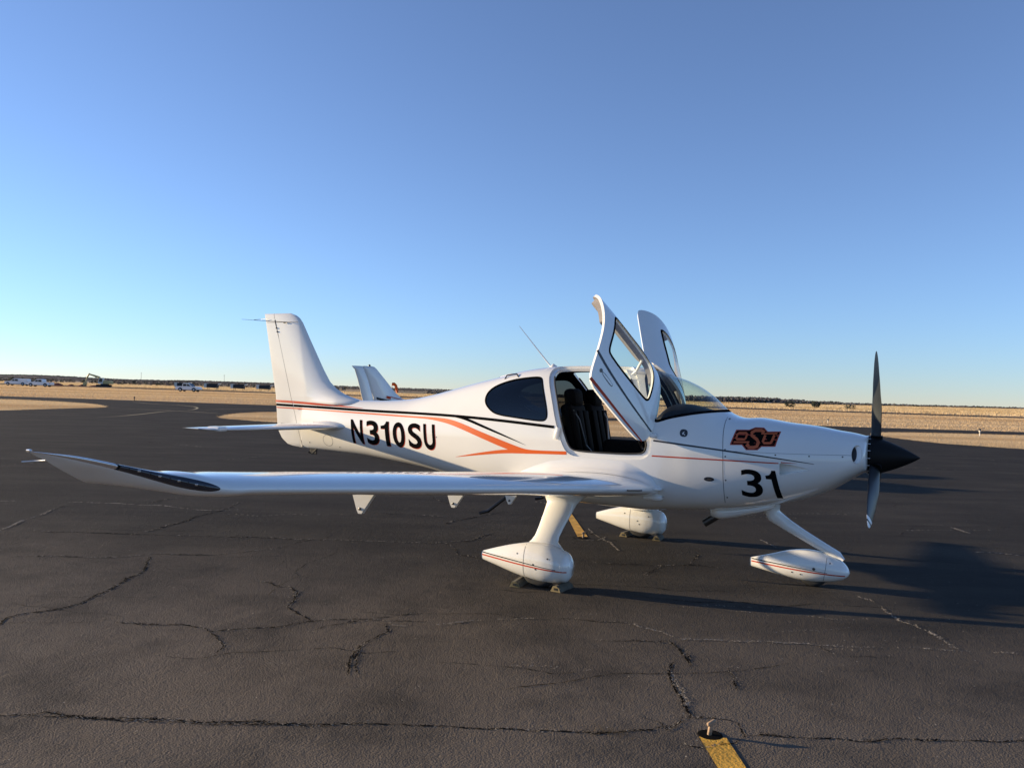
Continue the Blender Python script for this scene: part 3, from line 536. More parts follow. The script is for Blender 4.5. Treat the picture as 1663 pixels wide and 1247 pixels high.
woods('ridge_woods', [(-150, 480, 1380, 1500, 3800, 2.3, lambda p: rz(p)*.72), (-150, 480, 1280, 1380, 2600, 2.0, lambda p: rz(p)*.30), (480, 860, 1400, 1600, 1300, 2.6, lambda p: rz(p)*.65)], 21, WC[:2]+[WC[3], WC[0]], 'leafless woods along the low ridge on the left')
woods('near_woods', [(-60, 560, 520, 700, 420, 2.4, 0), (-40, 60, 420, 480, 60, 2.2, 0), (150, 330, 430, 520, 90, 2.4, 0)], 22, [WC[2], WC[0], WC[1]], 'darker scrub and cedars at the foot of the ridge')
woods('far_treeline', [(1110, 1262, 920, 1060, 620, 16.8, -14), (1262, 1300, 940, 1060, 130, 15.6, -14), (1300, 1360, 950, 1080, 190, 14.6, -14), (1360, 1780, 950, 1100, 1100, 13.7, -14), (700, 1110, 920, 1100, 700, 14.2, -14)], 23, [WC[0], WC[2], WC[3], WC[0]], 'thin far treeline on the right horizon', 16, .62, (.04, .10))
woods('low_treeline', [(560, 700, 900, 1200, 420, 2.8, 0)], 25, [WC[0], WC[3]], 'faint brown treeline behind the far fin')
def bush(px, D, w, h, lab, seed):
    c = world(px, D); r = np.random.default_rng(seed); t = thing('bush', lab, 'bush', (c[0], c[1], 0)); V = []; F = []
    for _ in range(150):
        p = r.normal(0, 1, 3); p /= np.linalg.norm(p); p *= r.uniform(.3, 1)**.5; p = np.array([p[0]*w*.5, p[1]*w*.5, h*.52+p[2]*h*.5]); e1, e2 = r.normal(0, 1, 3), r.normal(0, 1, 3); b = len(V)
        V += [p+e1*.11*h, p+e2*.11*h, p-(e1+e2)*.07*h]; F.append((b, b+1, b+2))
    mk('foliage', V, F, WC[2], t, False); TUBE('stem', [(0, 0, -.05), (.03, 0, h*.5)], [.07, .03], WC[1], t, 6)
bush(1283, 193, 2.6, 1.6, 'wide dark bush in the pale grass, first right of the windshield', 1); bush(1325, 195, 2.0, 1.7, 'smaller dark bush between the two wider ones in the pale grass', 2); bush(1381, 188, 2.8, 1.1, 'low spreading dark bush just left of the upright propeller blade', 3)
for px, lab in ((228, 'thin utility mast on the ridge right of the excavator'), (363, 'thin utility mast above the dark boxes by the runway')):
    c = world(px, 700); t = thing('utility_mast', lab, 'mast', (c[0], c[1], 0)); TUBE('pole', [(0, 0, 0), (0, 0, 10.5)], [.16, .10], WC[3], t, 6); TUBE('crossarm', [(-.9, 0, 9.8), (.9, 0, 9.8)], .08, WC[3], t, 5)

# ---------------------------------------------------------------- vehicles and gear across the runway
M['vwhite'] = mat('white_car_paint', (.78, .79, .80), .3, coat=.5, noise=(1, .04)); M['vglass'] = mat('dark_car_glass', (.02, .025, .03), .08, noise=(3, .2)); M['vred'] = mat('red_lamp', (.4, .02, .02), .3, noise=(3, .1))
M['digger'] = mat('pale_yellow_paint', (.55, .42, .18), .5, noise=(1, .15)); M['dirt'] = mat('red_dirt', (.26, .085, .045), .95, noise=(2, .35), bump=(3, .8, .2)); M['darkbox'] = mat('black_box_paint', (.015, .016, .018), .6, noise=(1, .2)); M['panelwhite'] = mat('white_panel', (.70, .66, .58), .7, noise=(1.5, .1))
def extr(name, prof, w, m, parent, y0=0.0, bev=.03):
    bm = bmesh.new(); a = [bm.verts.new((p[0], y0-w/2, p[1])) for p in prof]; b = [bm.verts.new((p[0], y0+w/2, p[1])) for p in prof]; n = len(prof); bm.faces.new(a); bm.faces.new(b[::-1])
    for i in range(n): bm.faces.new((a[i], b[i], b[(i+1) % n], a[(i+1) % n]))
    bmesh.ops.recalc_face_normals(bm, faces=bm.faces[:])
    if bev: bmesh.ops.bevel(bm, geom=bm.edges[:], offset=bev, segments=2, affect='EDGES')
    return mb(name, bm, m, parent)
def vehicle(name, lab, loc, rz, L, topper):
    t = thing(name, lab, 'pickup truck' if not topper else 'utility truck', (loc[0], loc[1], 0), rz, 'white work trucks by the runway'); h = L/2
    extr('body', [(-h, .55), (-h, 1.12), (-h+.1, 1.16), (h-1.5, 1.16), (h-.35, 1.08), (h-.05, .95), (h, .55), (h-.3, .42), (-h+.3, .42)], 1.95, M['vwhite'], t, 0, .06)
    extr('cab', [(h-3.75, 1.14), (h-3.62, 1.78), (h-3.3, 1.86), (h-2.35, 1.84), (h-1.45, 1.14)], 1.72, M['vwhite'], t, 0, .07)
    for s in (-1, 1):
        for a in ([(h-3.55, 1.2), (h-3.48, 1.68), (h-2.72, 1.70), (h-2.72, 1.2)], [(h-2.62, 1.2), (h-2.62, 1.70), (h-2.33, 1.68), (h-1.75, 1.2)]): extr('side_window', a, .03, M['vglass'], t, s*.862, 0)
        for x in (-h+1.15, h-1.0):
            V, F = lathe_vf([(-.13, .001), (-.135, .24), (-.13, .36), (-.08, .40), (.08, .40), (.13, .36), (.135, .24), (.13, .001)], (x, s*.88, .40), 'y', 20); w = mk('wheel', V, F, M['tyre'], t, True)
            V, F = lathe_vf([(-.01, .001), (-.01, .22), (.01, .22), (.01, .001)], (x, s*1.015, .40), 'y', 16); mk('rim', V, F, M['steel'], w, True)
            extr('wheel_arch', [(x+.5*math.cos(a), .40+.5*math.sin(a)) for a in np.linspace(0, math.pi, 10)], .02, M['gap'], t, s*.975, 0)
        extr('tail_lamp', [(-h-.005, .85), (-h-.005, 1.1), (-h+.08, 1.1), (-h+.08, .85)], .12, M['vred'], t, s*.90, 0); extr('headlamp', [(h-.22, .80), (h-.22, .98), (h-.02, .93), (h+.005, .80)], .3, M['steel'], t, s*.72, 0)
    extr('windscreen', [(h-2.30, 1.80), (h-2.26, 1.80), (h-1.46, 1.19), (h-1.50, 1.19)], 1.5, M['vglass'], t, 0, 0)
    if topper: extr('bed_cover', [(-h+.03, 1.14), (-h+.12, 1.80), (-h+2.2, 1.84), (-h+2.2, 1.14)], 1.8, M['vwhite'], t, 0, .06)
    else: extr('cargo_bed', [(-h+.12, 1.14), (-h+.12, 1.175), (h-3.85, 1.175), (h-3.85, 1.14)], 1.65, M['gap'], t, 0, 0)
    return t
c = world(28, 206); vehicle('utility_truck', 'white truck with a white covered bed, far left of the row by the dirt heaps', c, AZ+math.pi, 6.0, True)
c = world(65, 190); vehicle('pickup_truck', 'white pickup with an open bed, between the covered truck and the red dirt', c, AZ+math.pi, 5.6, False)
c = world(306, 172); vehicle('pickup_truck', 'white crew-cab pickup facing right, alone on the runway edge', c, AZ-.08, 5.2, False)
for px, D, w, h, lab in ((92, 222, 3.0, .9, 'largest red dirt heap, right behind the white pickup'), (115, 250, 1.8, .5, 'small red dirt heap, first to the right of the largest'), (133, 255, 2.2, .55, 'red dirt heap just left of the excavator bucket'), (153, 250, 3.2, .4, 'low flat dirt heap under the excavator boom')):
    c = world(px, D); r = np.random.default_rng(px); V = []
    for i, (a, z) in enumerate(((1.0, -.05), (.8, .35), (.5, .75), (.2, .97), (.01, 1.0))):
        for j in range(18): t = j*2*math.pi/18; q = a*r.uniform(.85, 1.15); V.append((c[0]+w*.6*q*math.cos(t), c[1]+w*.6*q*math.sin(t), h*z*r.uniform(.85, 1.1)))
    tag(mk('dirt_heap', V, gridf(5, 18, True), M['dirt'], None, False), lab, 'dirt heap', 'red dirt heaps of the digging')
c = world(168, 246); EX = thing('excavator', 'pale yellow tracked excavator with its boom reaching left', 'excavator', (c[0], c[1], 0), AZ)
for s in (-1, 1): extr('track', [(-1.7, .05), (-1.9, .35), (-1.7, .7), (1.7, .7), (1.9, .35), (1.7, .05)], .5, M['tyre'], EX, s*1.1, .05)
extr('body', [(-.2, .9), (-.2, 1.9), (1.9, 2.0), (2.3, 1.7), (2.3, .9)], 2.4, M['digger'], EX, .2, .08); extr('turntable', [(-.6, .7), (-.6, .9), (1.2, .9), (1.2, .7)], 1.6, M['gap'], EX, 0, 0)
CB = extr('cab', [(-1.3, .9), (-1.3, 1.7), (-.9, 2.75), (.2, 2.8), (.2, .9)], 1.0, M['panelwhite'], EX, -.7, .06); extr('cab_window', [(-1.1, 1.5), (-.8, 2.55), (.0, 2.6), (.0, 1.5)], .02, M['vglass'], CB, -1.21, 0)
TUBE('boom', [(-.6, .2, 1.5), (-1.6, .2, 2.9), (-3.2, .2, 3.4), (-5.0, .2, 3.9)], [.30, .34, .28, .18], M['digger'], EX, 8); TUBE('stick', [(-4.7, .2, 4.1), (-5.3, .2, 3.1), (-5.9, .2, 1.5)], [.18, .26, .16], M['digger'], EX, 8); TUBE('ram', [(-1.2, .2, 1.6), (-3.0, .2, 3.1)], .09, M['dsteel'], EX, 6)
extr('bucket', [(-5.7, 1.7), (-6.2, 1.4), (-6.5, .6), (-6.1, .15), (-5.6, .5), (-5.6, 1.2)], 1.0, M['digger'], EX, .2, .04)
for px, lab in ((298, 'dark box with a white end board, half hidden behind the crew-cab pickup'), (346, 'dark box with a white end board, first to the right of the crew-cab pickup'), (389, 'dark box with a white end board, middle of the three right of the pickup'), (431, 'dark box with a white end board, next to the aeroplane fin')):
    c = world(px, 238); t = thing('equipment_box', lab, 'equipment box', (c[0], c[1], 0), AZ, 'dark boxes with white end boards')
    extr('box', [(-1.8, .75), (-1.8, 1.9), (1.3, 1.95), (1.3, .65)], 1.6, M['darkbox'], t, 0, .04); extr('end_board', [(-2.7, .7), (-2.7, 2.0), (-1.85, 2.0), (-1.85, .75)], 1.2, M['panelwhite'], t, 0, .02); extr('tilted_board', [(1.4, 1.55), (1.7, 2.05), (2.3, 2.1), (2.0, 1.65)], 1.2, M['panelwhite'], t, 0, .02)
    for x in (-1.6, 1.1):
        for s in (-1, 1): TUBE('leg', [(x, s*.6, -.05), (x, s*.6, .8)], .06, M['darkbox'], t, 6)
def marker(px, D, lab, white, h):
    c = world(px, D); t = thing('taxiway_marker', lab, 'marker', (c[0], c[1], 0))
    mk('post', *lathe_vf([(-.02, .03), (h*.55, .03), (h*.58, .055), (h*.72, .06), (h*.74, .03)], (0, 0, 0), 'z', 12), M['panelwhite'] if white else M['darkbox'], t); mk('lamp_head', *lathe_vf([(h*.74, .05), (h*.8, .07), (h*.95, .06), (h, .01)], (0, 0, 0), 'z', 12), M['darkbox'], t); BX('base', (0, 0, .01), (.16, .16, .03), M['darkbox'], t)
marker(218, 74, 'dark stub marker at the edge of the taxiway, far left', False, .42); marker(1592, 45.5, 'white post marker with a black head in the right-hand grass island', True, .46); marker(1345, 62, 'small pale marker in the mown grass beyond the cowling', True, .40); marker(1055, 47, 'pale marker in the grass seen through the cabin', True, .45)
# wind sock hanging limp
c = world(640, 150); t = thing('windsock', 'limp orange windsock on a pole behind the far aeroplane', 'windsock', (c[0], c[1], 0), AZ)
TUBE('pole', [(-.5, 0, 0), (-.5, 0, 2.9)], .06, M['panelwhite'], t, 8); TUBE('sock', [(-.45, 0, 2.75), (-.1, 0, 2.75), (.25, 0, 2.45), (.45, 0, 1.7), (.55, 0, 1.1)], [.30, .32, .28, .24, .18], M['orange'], t, 12)
# hangared neighbour: second aeroplane parked beyond
A2 = AZ+rad(30); c = world(570, 20.0); P2 = thing('parked_aeroplane', 'white aeroplane with swept tail fin parked behind the nearer one', 'aeroplane', (c[0], c[1], 0), A2)
k2 = 1/math.cos(rad(30))
def X2(v): return v*k2
h2 = Hull([(.35, 1.42, 1.05, 1.25, .04, 2, 2), (1.2, 1.44, .95, 1.2, .18, 2, 2), (2.4, 1.50, .78, 1.15, .36, 2.2, 2.4), (3.2, 1.80, .65, 1.12, .50, 2.3, 2.6), (4.0, 1.92, .58, 1.1, .57, 2.4, 2.8), (4.7, 1.86, .56, 1.1, .57, 2.4, 2.8), (5.4, 1.42, .58, 1.05, .52, 2.5, 2.6), (6.3, 1.36, .66, 1.05, .46, 2.5, 2.4), (6.75, 1.28, .80, 1.05, .36, 2.3, 2.3)])
Vq, Fq = h2.grid(120, 64); wn = np.minimum(sdpoly(Vq[:, 0], Vq[:, 2], [(3.3, 1.42), (3.35, 1.68), (4.0, 1.80), (4.0, 1.42)]), np.minimum(sdpoly(Vq[:, 0], Vq[:, 2], [(4.08, 1.42), (4.08, 1.80), (4.6, 1.78), (4.75, 1.42)]), sdpoly(Vq[:, 0], Vq[:, 2], [(4.85, 1.44), (4.72, 1.80), (4.85, 2.2), (5.5, 2.0), (5.42, 1.47)])))
Vb, Fb = clip(Vq, Fq, -wn); B2 = mk('fuselage', Vb, Fb, M['white'], P2, True); Vb, Fb = clip(Vq, Fq, wn); mk('window', Vb, Fb, M['vglass'], P2, True)
def fin2(name, tb, m): 
    V = []; 
    for (x0, x1, z, h_) in tb:
        for s, u in [(-1, a) for a in np.linspace(0, 1, 9)]+[(1, a) for a in np.linspace(1, 0, 9)]: V.append((X2(x0+(x1-x0)*u), s*h_*math.sin(math.pi*min(1, .04+u*.94))**.6, z))
    return mk(name, V, gridf(len(tb), 18, True)+[tuple((len(tb)-1)*18+j for j in range(18))], m, P2, True)
FN = fin2('fin', [(.55, 2.05, 1.30, .07), (.545, 1.75, 1.40, .07), (.53, 1.42, 1.455, .06), (.52, 1.20, 1.54, .055), (.47, 1.02, 1.70, .05), (.37, .78, 2.02, .045), (.27, .56, 2.30, .04), (.255, .51, 2.345, .03), (.25, .45, 2.36, .008)], M['white'])
fin2('rudder', [(.31, .545, 1.05, .045), (.26, .52, 1.50, .045), (.14, .385, 2.0, .04), (.06, .285, 2.27, .035), (.02, .265, 2.31, .03), (-.01, .25, 2.355, .012)], M['white'])
mk('beacon', *lathe_vf([(0, .03), (.04, .03), (.055, .008)], (X2(.40), 0, 2.35), 'z', 10), M['dsteel'], P2)
def side2(name, pts, w, m):
    P = resample(np.array([(a, b, w) for a, b in pts]), .08); Vs = []
    for a, b, ww in P:
        for dz in (-.5, .5): Vs.append((X2(a), -.078, b+dz*ww))
    mk(name, Vs, gridf(len(P), 2), m, FN, False)
side2('stripe', [(.56, 1.56), (.8, 1.50), (1.25, 1.44), (2.0, 1.41)], .02, M['decal']); side2('stripe', [(.56, 1.535), (.8, 1.465), (1.2, 1.41), (1.6, 1.38)], .028, M['decal'])
side2('stripe', [(.90, 1.585), (1.3, 1.48), (1.8, 1.43)], .018, M['red']); side2('flash', [(.80, 1.575), (.84, 1.565), (.90, 1.555)], .07, M['red']); side2('flash', [(.62, 1.43), (.70, 1.44), (.78, 1.45)], .045, M['red'])
for s in (-1, 1):
    W2 = [(.2, 4.55, 1.60, .72, .15, 0), (4.6, 4.55, 1.35, 1.10, .14, 0), (4.85, 4.35, .9, 1.14, .1, 0), (4.95, 4.0, .4, 1.16, .06, 0)]; ys = np.concatenate([np.linspace(.2, 4.5, 10), np.linspace(4.6, 4.95, 6)]); V, F, *_x = wing_grid(W2, ys, s, 20); mk('wing', V, tipcap(V, F, 39, len(ys)-1), M['white'], P2, True)
    W2 = [(.0, 1.25, .80, 1.10, .10, 0), (1.5, 1.2, .68, 1.10, .10, 0), (1.58, 1.1, .5, 1.10, .05, 0)]; ys = np.array([0, .5, 1, 1.5, 1.55, 1.58]); V, F, *_x = wing_grid(W2, ys, s, 16, 0); mk('stabilizer', V, tipcap(V, F, 31, 5), M['white'], P2, True)
    TUBE('gear_leg', [(3.9, s*1.5, .85), (3.9, s*1.52, .2)], .05, M['dsteel'], P2, 8); mk('tyre', *lathe_vf([(-.08, .08), (-.08, .18), (-.04, .21), (.04, .21), (.08, .18), (.08, .08)], (3.9, s*1.52, .21), 'y', 20), M['tyre'], P2)
TUBE('nose_leg', [(6.1, 0, .75), (6.2, 0, .2)], .05, M['dsteel'], P2, 8); mk('nose_tyre', *lathe_vf([(-.07, .07), (-.07, .15), (-.03, .18), (.03, .18), (.07, .15), (.07, .07)], (6.2, 0, .18), 'y', 20), M['tyre'], P2)
LATHE('spinner', [(6.76, .16), (6.85, .14), (7.0, .07), (7.06, .005)], (0, 0, 1.05), M['white'], P2, 'x', 20)
for s in (-1, 1): BX('propeller_blade', (6.85, s*.5, 1.05+s*.12), (.03, .85, .11), M['blade'], P2, .012, rx=s*0+.24)
# ---------------------------------------------------------------- the white four-seat aeroplane
PLANE = thing('light_aircraft', 'white low-wing aeroplane with orange and black stripes and both gull-wing doors open, parked in front', 'aeroplane')
FUS = Hull([
(-4.25,1.655,0.967,1.30,.065,2.0,2.0),
(-3.96,1.640,0.962,1.30,.105,2.0,2.0),
(-3.54,1.630,0.945,1.29,.165,2.0,2.1),
(-3.13,1.632,0.926,1.27,.228,2.0,2.2),
(-2.75,1.648,0.892,1.255,.29,2.05,2.3),
(-2.42,1.684,0.860,1.24,.345,2.1,2.4),
(-2.14,1.742,0.828,1.23,.395,2.15,2.5),
(-1.90,1.803,0.792,1.22,.435,2.2,2.6),
(-1.53,1.898,0.738,1.21,.495,2.25,2.7),
(-1.20,1.975,0.682,1.205,.545,2.3,2.8),
(-.96,2.035,0.658,1.20,.575,2.35,2.9),
(-.665,2.080,0.636,1.20,.605,2.4,3.0),
(-.30,2.102,0.618,1.20,.625,2.4,3.0),
(.0,2.104,0.610,1.20,.632,2.4,3.0),
(.30,2.101,0.606,1.20,.632,2.4,3.0),
(.625,2.063,0.606,1.20,.626,2.35,3.0),
(.776,2.012,0.622,1.20,.62,2.3,3.0),
(.945,1.956,0.632,1.20,.61,2.25,3.0),
(1.107,1.872,0.646,1.20,.60,2.25,2.9),
(1.204,1.797,0.654,1.20,.59,2.3,2.9),
(1.363,1.652,0.670,1.195,.572,2.4,2.8),
(1.444,1.612,0.677,1.19,.562,2.5,2.7),
(1.716,1.600,0.722,1.19,.525,2.6,2.5),
(1.968,1.566,0.785,1.19,.485,2.6,2.4),
(2.216,1.542,0.868,1.20,.44,2.6,2.3),
(2.42,1.508,0.978,1.21,.395,2.6,2.3),
(2.55,1.490,1.068,1.235,.36,2.5,2.3),
(2.64,1.470,1.128,1.26,.325,2.4,2.3),
])
def rim_label(o, l): o['label'] = l; return o
DOOR = chaikin([(-.535, 2.3), (-.50, 2.03), (-.485, 1.97), (-.37, 1.735), (-.30, 1.52), (-.205, 1.26), (-.14, 1.175), (-.03, 1.146), (.62, 1.152), (.715, 1.195), (.745, 1.28), (.735, 1.36), (.685, 1.515), (.62, 1.69), (.545, 1.91), (.47, 2.02), (.38, 2.10), (.30, 2.3)], 2)
def smax(a, b, k): return .5*(a+b+np.sqrt((a-b)**2+k*k))-.0
def door_f(P): return smax(sdpoly(P[:, 0], P[:, 2], DOOR), (.115-np.abs(P[:, 1])), .055)-.006
DWIN = chaikin([(-.265, 1.90), (-.24, 1.78), (-.195, 1.575), (-.14, 1.522), (.44, 1.515), (.495, 1.545), (.485, 1.62), (.455, 1.76), (.42, 1.87), (.35, 1.945), (.25, 1.965), (-.20, 1.985), (-.262, 1.965)], 2)
RWIN = chaikin([(-1.245, 1.73), (-1.225, 1.80), (-1.16, 1.855), (-1.05, 1.90), (-.883, 1.942), (-.64, 1.968), (-.565, 1.955), (-.53, 1.90), (-.445, 1.72), (-.395, 1.57), (-.405, 1.505), (-.47, 1.487), (-.753, 1.512), (-1.04, 1.537), (-1.15, 1.592), (-1.225, 1.66)], 2)
WSH = chaikin([(.80, 1.535), (.90, 1.572), (1.03, 1.602), (1.16, 1.628), (1.30, 1.648), (1.395, 1.655), (1.43, 1.70), (1.40, 1.85), (1.2, 2.1), (.62, 2.14), (.565, 2.07), (.575, 1.985), (.615, 1.90), (.685, 1.715), (.745, 1.56), (.77, 1.535)], 1)
INL = [(2.585+.042*math.cos(a), 1.308+.082*math.sin(a)) for a in np.linspace(0, 2*math.pi, 28, endpoint=False)]
SCOOP = [(1.94, 1.198), (2.03, 1.190), (2.12, 1.172), (2.215, 1.148), (2.12, 1.128), (2.03, 1.108), (1.94, 1.084)]
xs = np.concatenate([np.linspace(-4.25, -1.4, 130, endpoint=False), np.linspace(-1.4, 1.5, 190, endpoint=False), np.linspace(1.5, 2.64, 76)])
V0, F0 = FUS.grid(0, 230, xs); side_r = V0[:, 1] < 0
fd = door_f(V0); fr = sdpoly(V0[:, 0], V0[:, 2], RWIN); fw = sdpoly(V0[:, 0], V0[:, 2], WSH); fi = sdpoly(V0[:, 0], V0[:, 2], INL)
fs = np.where(side_r, sdpoly(V0[:, 0], V0[:, 2], SCOOP), 1)
hole = np.minimum.reduce([fd, fr, fw, fi, fs])
V, F = clip(V0, F0, -hole); V, F, mi = solidify(V, F, .03)
FB = mk('fuselage', V, F, [M['white'], M['liner'], M['white']], PLANE, True, mi)
def FM(off=.0016, side=-1): return lambda q: FUS.on(q, off, side)
# end of the tail cone and the rounded front of the cowling
e = FUS.surf(np.full(48, -4.25), np.linspace(0, 2*np.pi, 48, endpoint=False)); mk('tail_bulkhead', e, [tuple(range(48))], M['white'], FB, False)
tt = np.linspace(0, 2*np.pi, 72, endpoint=False); r0 = FUS.surf(np.full(72, 2.64), tt); rows = [r0]
ang = np.arctan2(r0[:, 2]-1.288, -r0[:, 1]); ring = np.stack([np.full(72, 2.668), -.19*np.cos(ang), 1.288+.19*np.sin(ang)], -1)
for k, (a, dx) in enumerate(((.10, .010), (.25, .0185), (.5, .024), (.8, .027), (1, .028))):
    q = r0*(1-a)+ring*a; q[:, 0] = 2.64+dx; rows.append(q)
mk('cowl_front', np.concatenate(rows), gridf(6, 72, True), M['white'], FB, True)
mk('cowl_back_plate', np.stack([np.full(72, 2.6675), -.192*np.cos(ang), 1.288+.192*np.sin(ang)], -1), [tuple(range(72))], M['blackmat'], FB, False)
for s in (-1, 1):
    P = FUS.on(np.array(INL), .0, s); N = FUS.nrm(P).mean(0); Q = [P+FUS.nrm(P)*.004]
    for a, d in ((1.0, 0), (.93, .012), (.9, .05), (.86, .13)): Q.append((P-P.mean(0))*a+P.mean(0)-np.array([.75, s*.25, 0])*d)
    k = len(INL); mk('air_inlet', np.concatenate(Q), gridf(len(Q), k, True, flip=(s > 0))+[tuple((len(Q)-1)*k+j for j in range(k))], [M['white'], M['navy']], FB, True, [0]*(k*3)+[1]*(k+1))
# cooling outlet: ramp sinking towards a wall
P = FUS.on(np.array(SCOOP), 0, -1); n = FUS.nrm(P); dep = np.array([.085, .052, .024, 0, .024, .052, .085]); B = P-n*dep[:, None]
Vs = np.concatenate([P, B]); Fs = [(i, (i+1) % 7, (i+1) % 7+7, i+7) for i in range(7)]+[(7, 8, 12, 13), (8, 9, 11, 12), (9, 10, 11)]
mk('cooling_outlet', Vs, Fs, M['white'], FB, False)
# glazing
def patch(f, off, keep=0.0): 
    V, F = clip(V0, F0, f+keep); return V-FUS.nrm(V)*off, F
V, F = patch(fw, .004); WS = mk('windshield', V, F, M['glass'], PLANE, True)
def ringpatch(poly, a, b, off, side=None, ff=None):
    f = sdpoly(V0[:, 0], V0[:, 2], poly) if ff is None else ff
    if side is not None: f = np.where(V0[:, 1]*side > 0, f, 9)
    V, F = clip(V0, F0, f-b); f2 = sdpoly(V[:, 0], V[:, 2], poly); V, F = clip(V, F, a-f2)
    return V+FUS.nrm(V)*off, F
V, F = ringpatch(WSH, -.022, .004, .0015); mk('windshield_seal', V, F, M['decal'], WS, True)
for s in (-1, 1):
    f = np.where(V0[:, 1]*s > 0, fr, 9); V, F = patch(f, .005); w = mk('rear_side_window', V, F, M['tint'], PLANE, True)
    V, F = ringpatch(RWIN, -.011, .004, .0015, s); mk('window_seal', V, F, M['decal'], w, True)
    # door surround: a step below the skin, closed by a rubber seal
    f = np.where(V0[:, 1]*s > 0, fd, 9); V, F = clip(V0, F0, f-.012); f2 = door_f(V); V, F = clip(V, F, -.052-f2)
    V = V-FUS.nrm(V)*.022; V, F, mi = solidify(V, F, .03); df = mk('door_frame', V, F, [M['white'], M['liner'], M['white']], PLANE, True, mi)
    DI = np.array(DOOR); c = DI.mean(0)
    sp = []
    for i in range(len(DI)):
        a, b = DI[i-1], DI[(i+1) % len(DI)]; t = b-a; t /= np.linalg.norm(t)+1e-9; sp.append(DI[i]+np.array([-t[1], t[0]])*.052*(1 if True else -1))
    sp = np.array(sp)
    if sdpoly(sp[:, 0], sp[:, 1], DOOR).mean() > 0: sp = 2*DI-sp
    kk = np.where(sp[:, 1] < 1.99)[0]; g = np.argmax(np.diff(np.concatenate([kk, [kk[0]+len(sp)]]))); kk = np.roll(kk, -(g+1)); P = FUS.on(sp[kk], -.02, s)
    TUBE('door_seal', np.concatenate([P]), .009, M['rubber'], df, 6)

# doors: the very patch cut out of the fuselage, swung about its front hinges
DR = np.array([[0.41046, -0.8355, 0.36533], [0.59819, 0.54909, 0.58367], [-0.68825, -0.02104, 0.72517]]); DC = np.array([.76, -.62, 1.4]); DD = np.array([0.0248, 0.0413, 0.0555])
DRL = np.array([[0.33125, -0.90452, 0.26856], [0.61422, 0.42278, 0.66633], [-0.71624, -0.05577, 0.69562]]); DDL = np.array([0.0518, 0.0352, 0.0481])      # the left door stands a little further open
def dopen(V): return (V-DC)@DR.T+DC+DD
def dopen_l(V): return (V-DC)@DRL.T+DC+DDL
def make_door(s):
    X = (lambda V: dopen(V)) if s < 0 else (lambda V: MIR(dopen_l(MIR(V))))
    f = np.where(V0[:, 1]*s > 0, fd, 9); V, F = clip(V0, F0, f+.006); f2 = sdpoly(V[:, 0], V[:, 2], DWIN); V1, F1 = clip(V, F, -f2)
    V1, F1, mi = solidify(V1, F1, .03)
    d = mk('door', V1, F1, [M['white'], M['trim'], M['white']], PLANE, True, mi, xf=X)
    d['label'] = ('open right-hand door with handle, swung up and forward' if s < 0 else 'open left-hand door seen past the right-hand one')
    fwn = np.where(V0[:, 1]*s > 0, sdpoly(V0[:, 0], V0[:, 2], DWIN), 9)
    Vw, Fw = clip(V0, F0, fwn-.004); Vw = Vw-FUS.nrm(Vw)*.006; mk('window', Vw, Fw, M['glass'], d, True, xf=X)
    Vr, Fr = ringpatch(DWIN, -.012, .010, .0015, s); mk('window_seal', Vr, Fr, M['decal'], d, True, xf=X)
    dm = lambda q: X(FUS.on(q, .0016, s))
    stripe('stripe', [(-.283, 1.447, .028), (-.05, 1.398, .026), (.34, 1.357, .02), (.725, 1.343, .016)], M['navy'], d, dm)
    stripe('stripe', [(-.165, 1.196, .034), (.018, 1.193, .030), (.36, 1.187, .022), (.70, 1.192, .014)], M['red'], d, dm)
    # paddle handle in its slot, with the lock above it
    sl = chaikin([(-.105, 1.350), (.060, 1.338), (.074, 1.322), (.060, 1.303), (-.105, 1.318)], 2)
    k = len(sl); inner = (sl-sl.mean(0))*[.93, .66]+sl.mean(0)
    mk('handle_slot', dm(np.concatenate([sl, inner])), gridf(2, k, True), M['gap'], d, True)
    P = X(FUS.on(inner, .004, s)); mk('handle', P, [tuple(range(k))], M['white'], d, False)
    ck = np.array([(-.125+.02*math.cos(a), 1.335+.02*math.sin(a)) for a in np.linspace(0, 6.28, 14, endpoint=False)])
    mk('lock', dm(ck), [tuple(range(14))], M['dsteel'], d, False)
    fl_ = np.maximum(np.maximum(f+.03, .035-sdpoly(V0[:, 0], V0[:, 2], DWIN)), 1.80-V0[:, 2]); Vt_, Ft_ = clip(V0, F0, fl_); Vt_ = Vt_-FUS.nrm(Vt_)*.034; Vt_, Ft_, mt_ = solidify(Vt_, Ft_, .055); mk('door_trim', Vt_, Ft_, M['trim'], d, True, xf=X)
    # inner armrest and gas strut
    iv = FUS.on(np.array([(-.05, 1.40), (.2, 1.40), (.45, 1.40)]), -.075, s); TUBE('armrest', X(iv), .035, M['trim'], d, 10)
    a = X(FUS.on(np.array([(.30, 1.97)]), -.06, s))[0]; b = FUS.on(np.array([(.40, 2.035)]), -.05, s)[0]
    TUBE('gas_strut', [a, a*.5+b*.5+np.array([0, 0, -.03]), b], .014, M['whitevinyl'], d, 8)
for s in (-1, 1): make_door(s)
BX('door_latch', FUS.on(np.array([(-.262, 1.375)]), .012, -1)[0], (.05, .03, .13), M['white'], FB, .012, ry=.25, smooth=True)
BX('door_hinge', FUS.on(np.array([(.765, 1.40)]), .012, -1)[0], (.07, .05, .05), M['white'], FB, .012, smooth=True)
BX('door_hinge', FUS.on(np.array([(.765, 1.40)]), .012, 1)[0], (.07, .05, .05), M['white'], FB, .012, smooth=True)

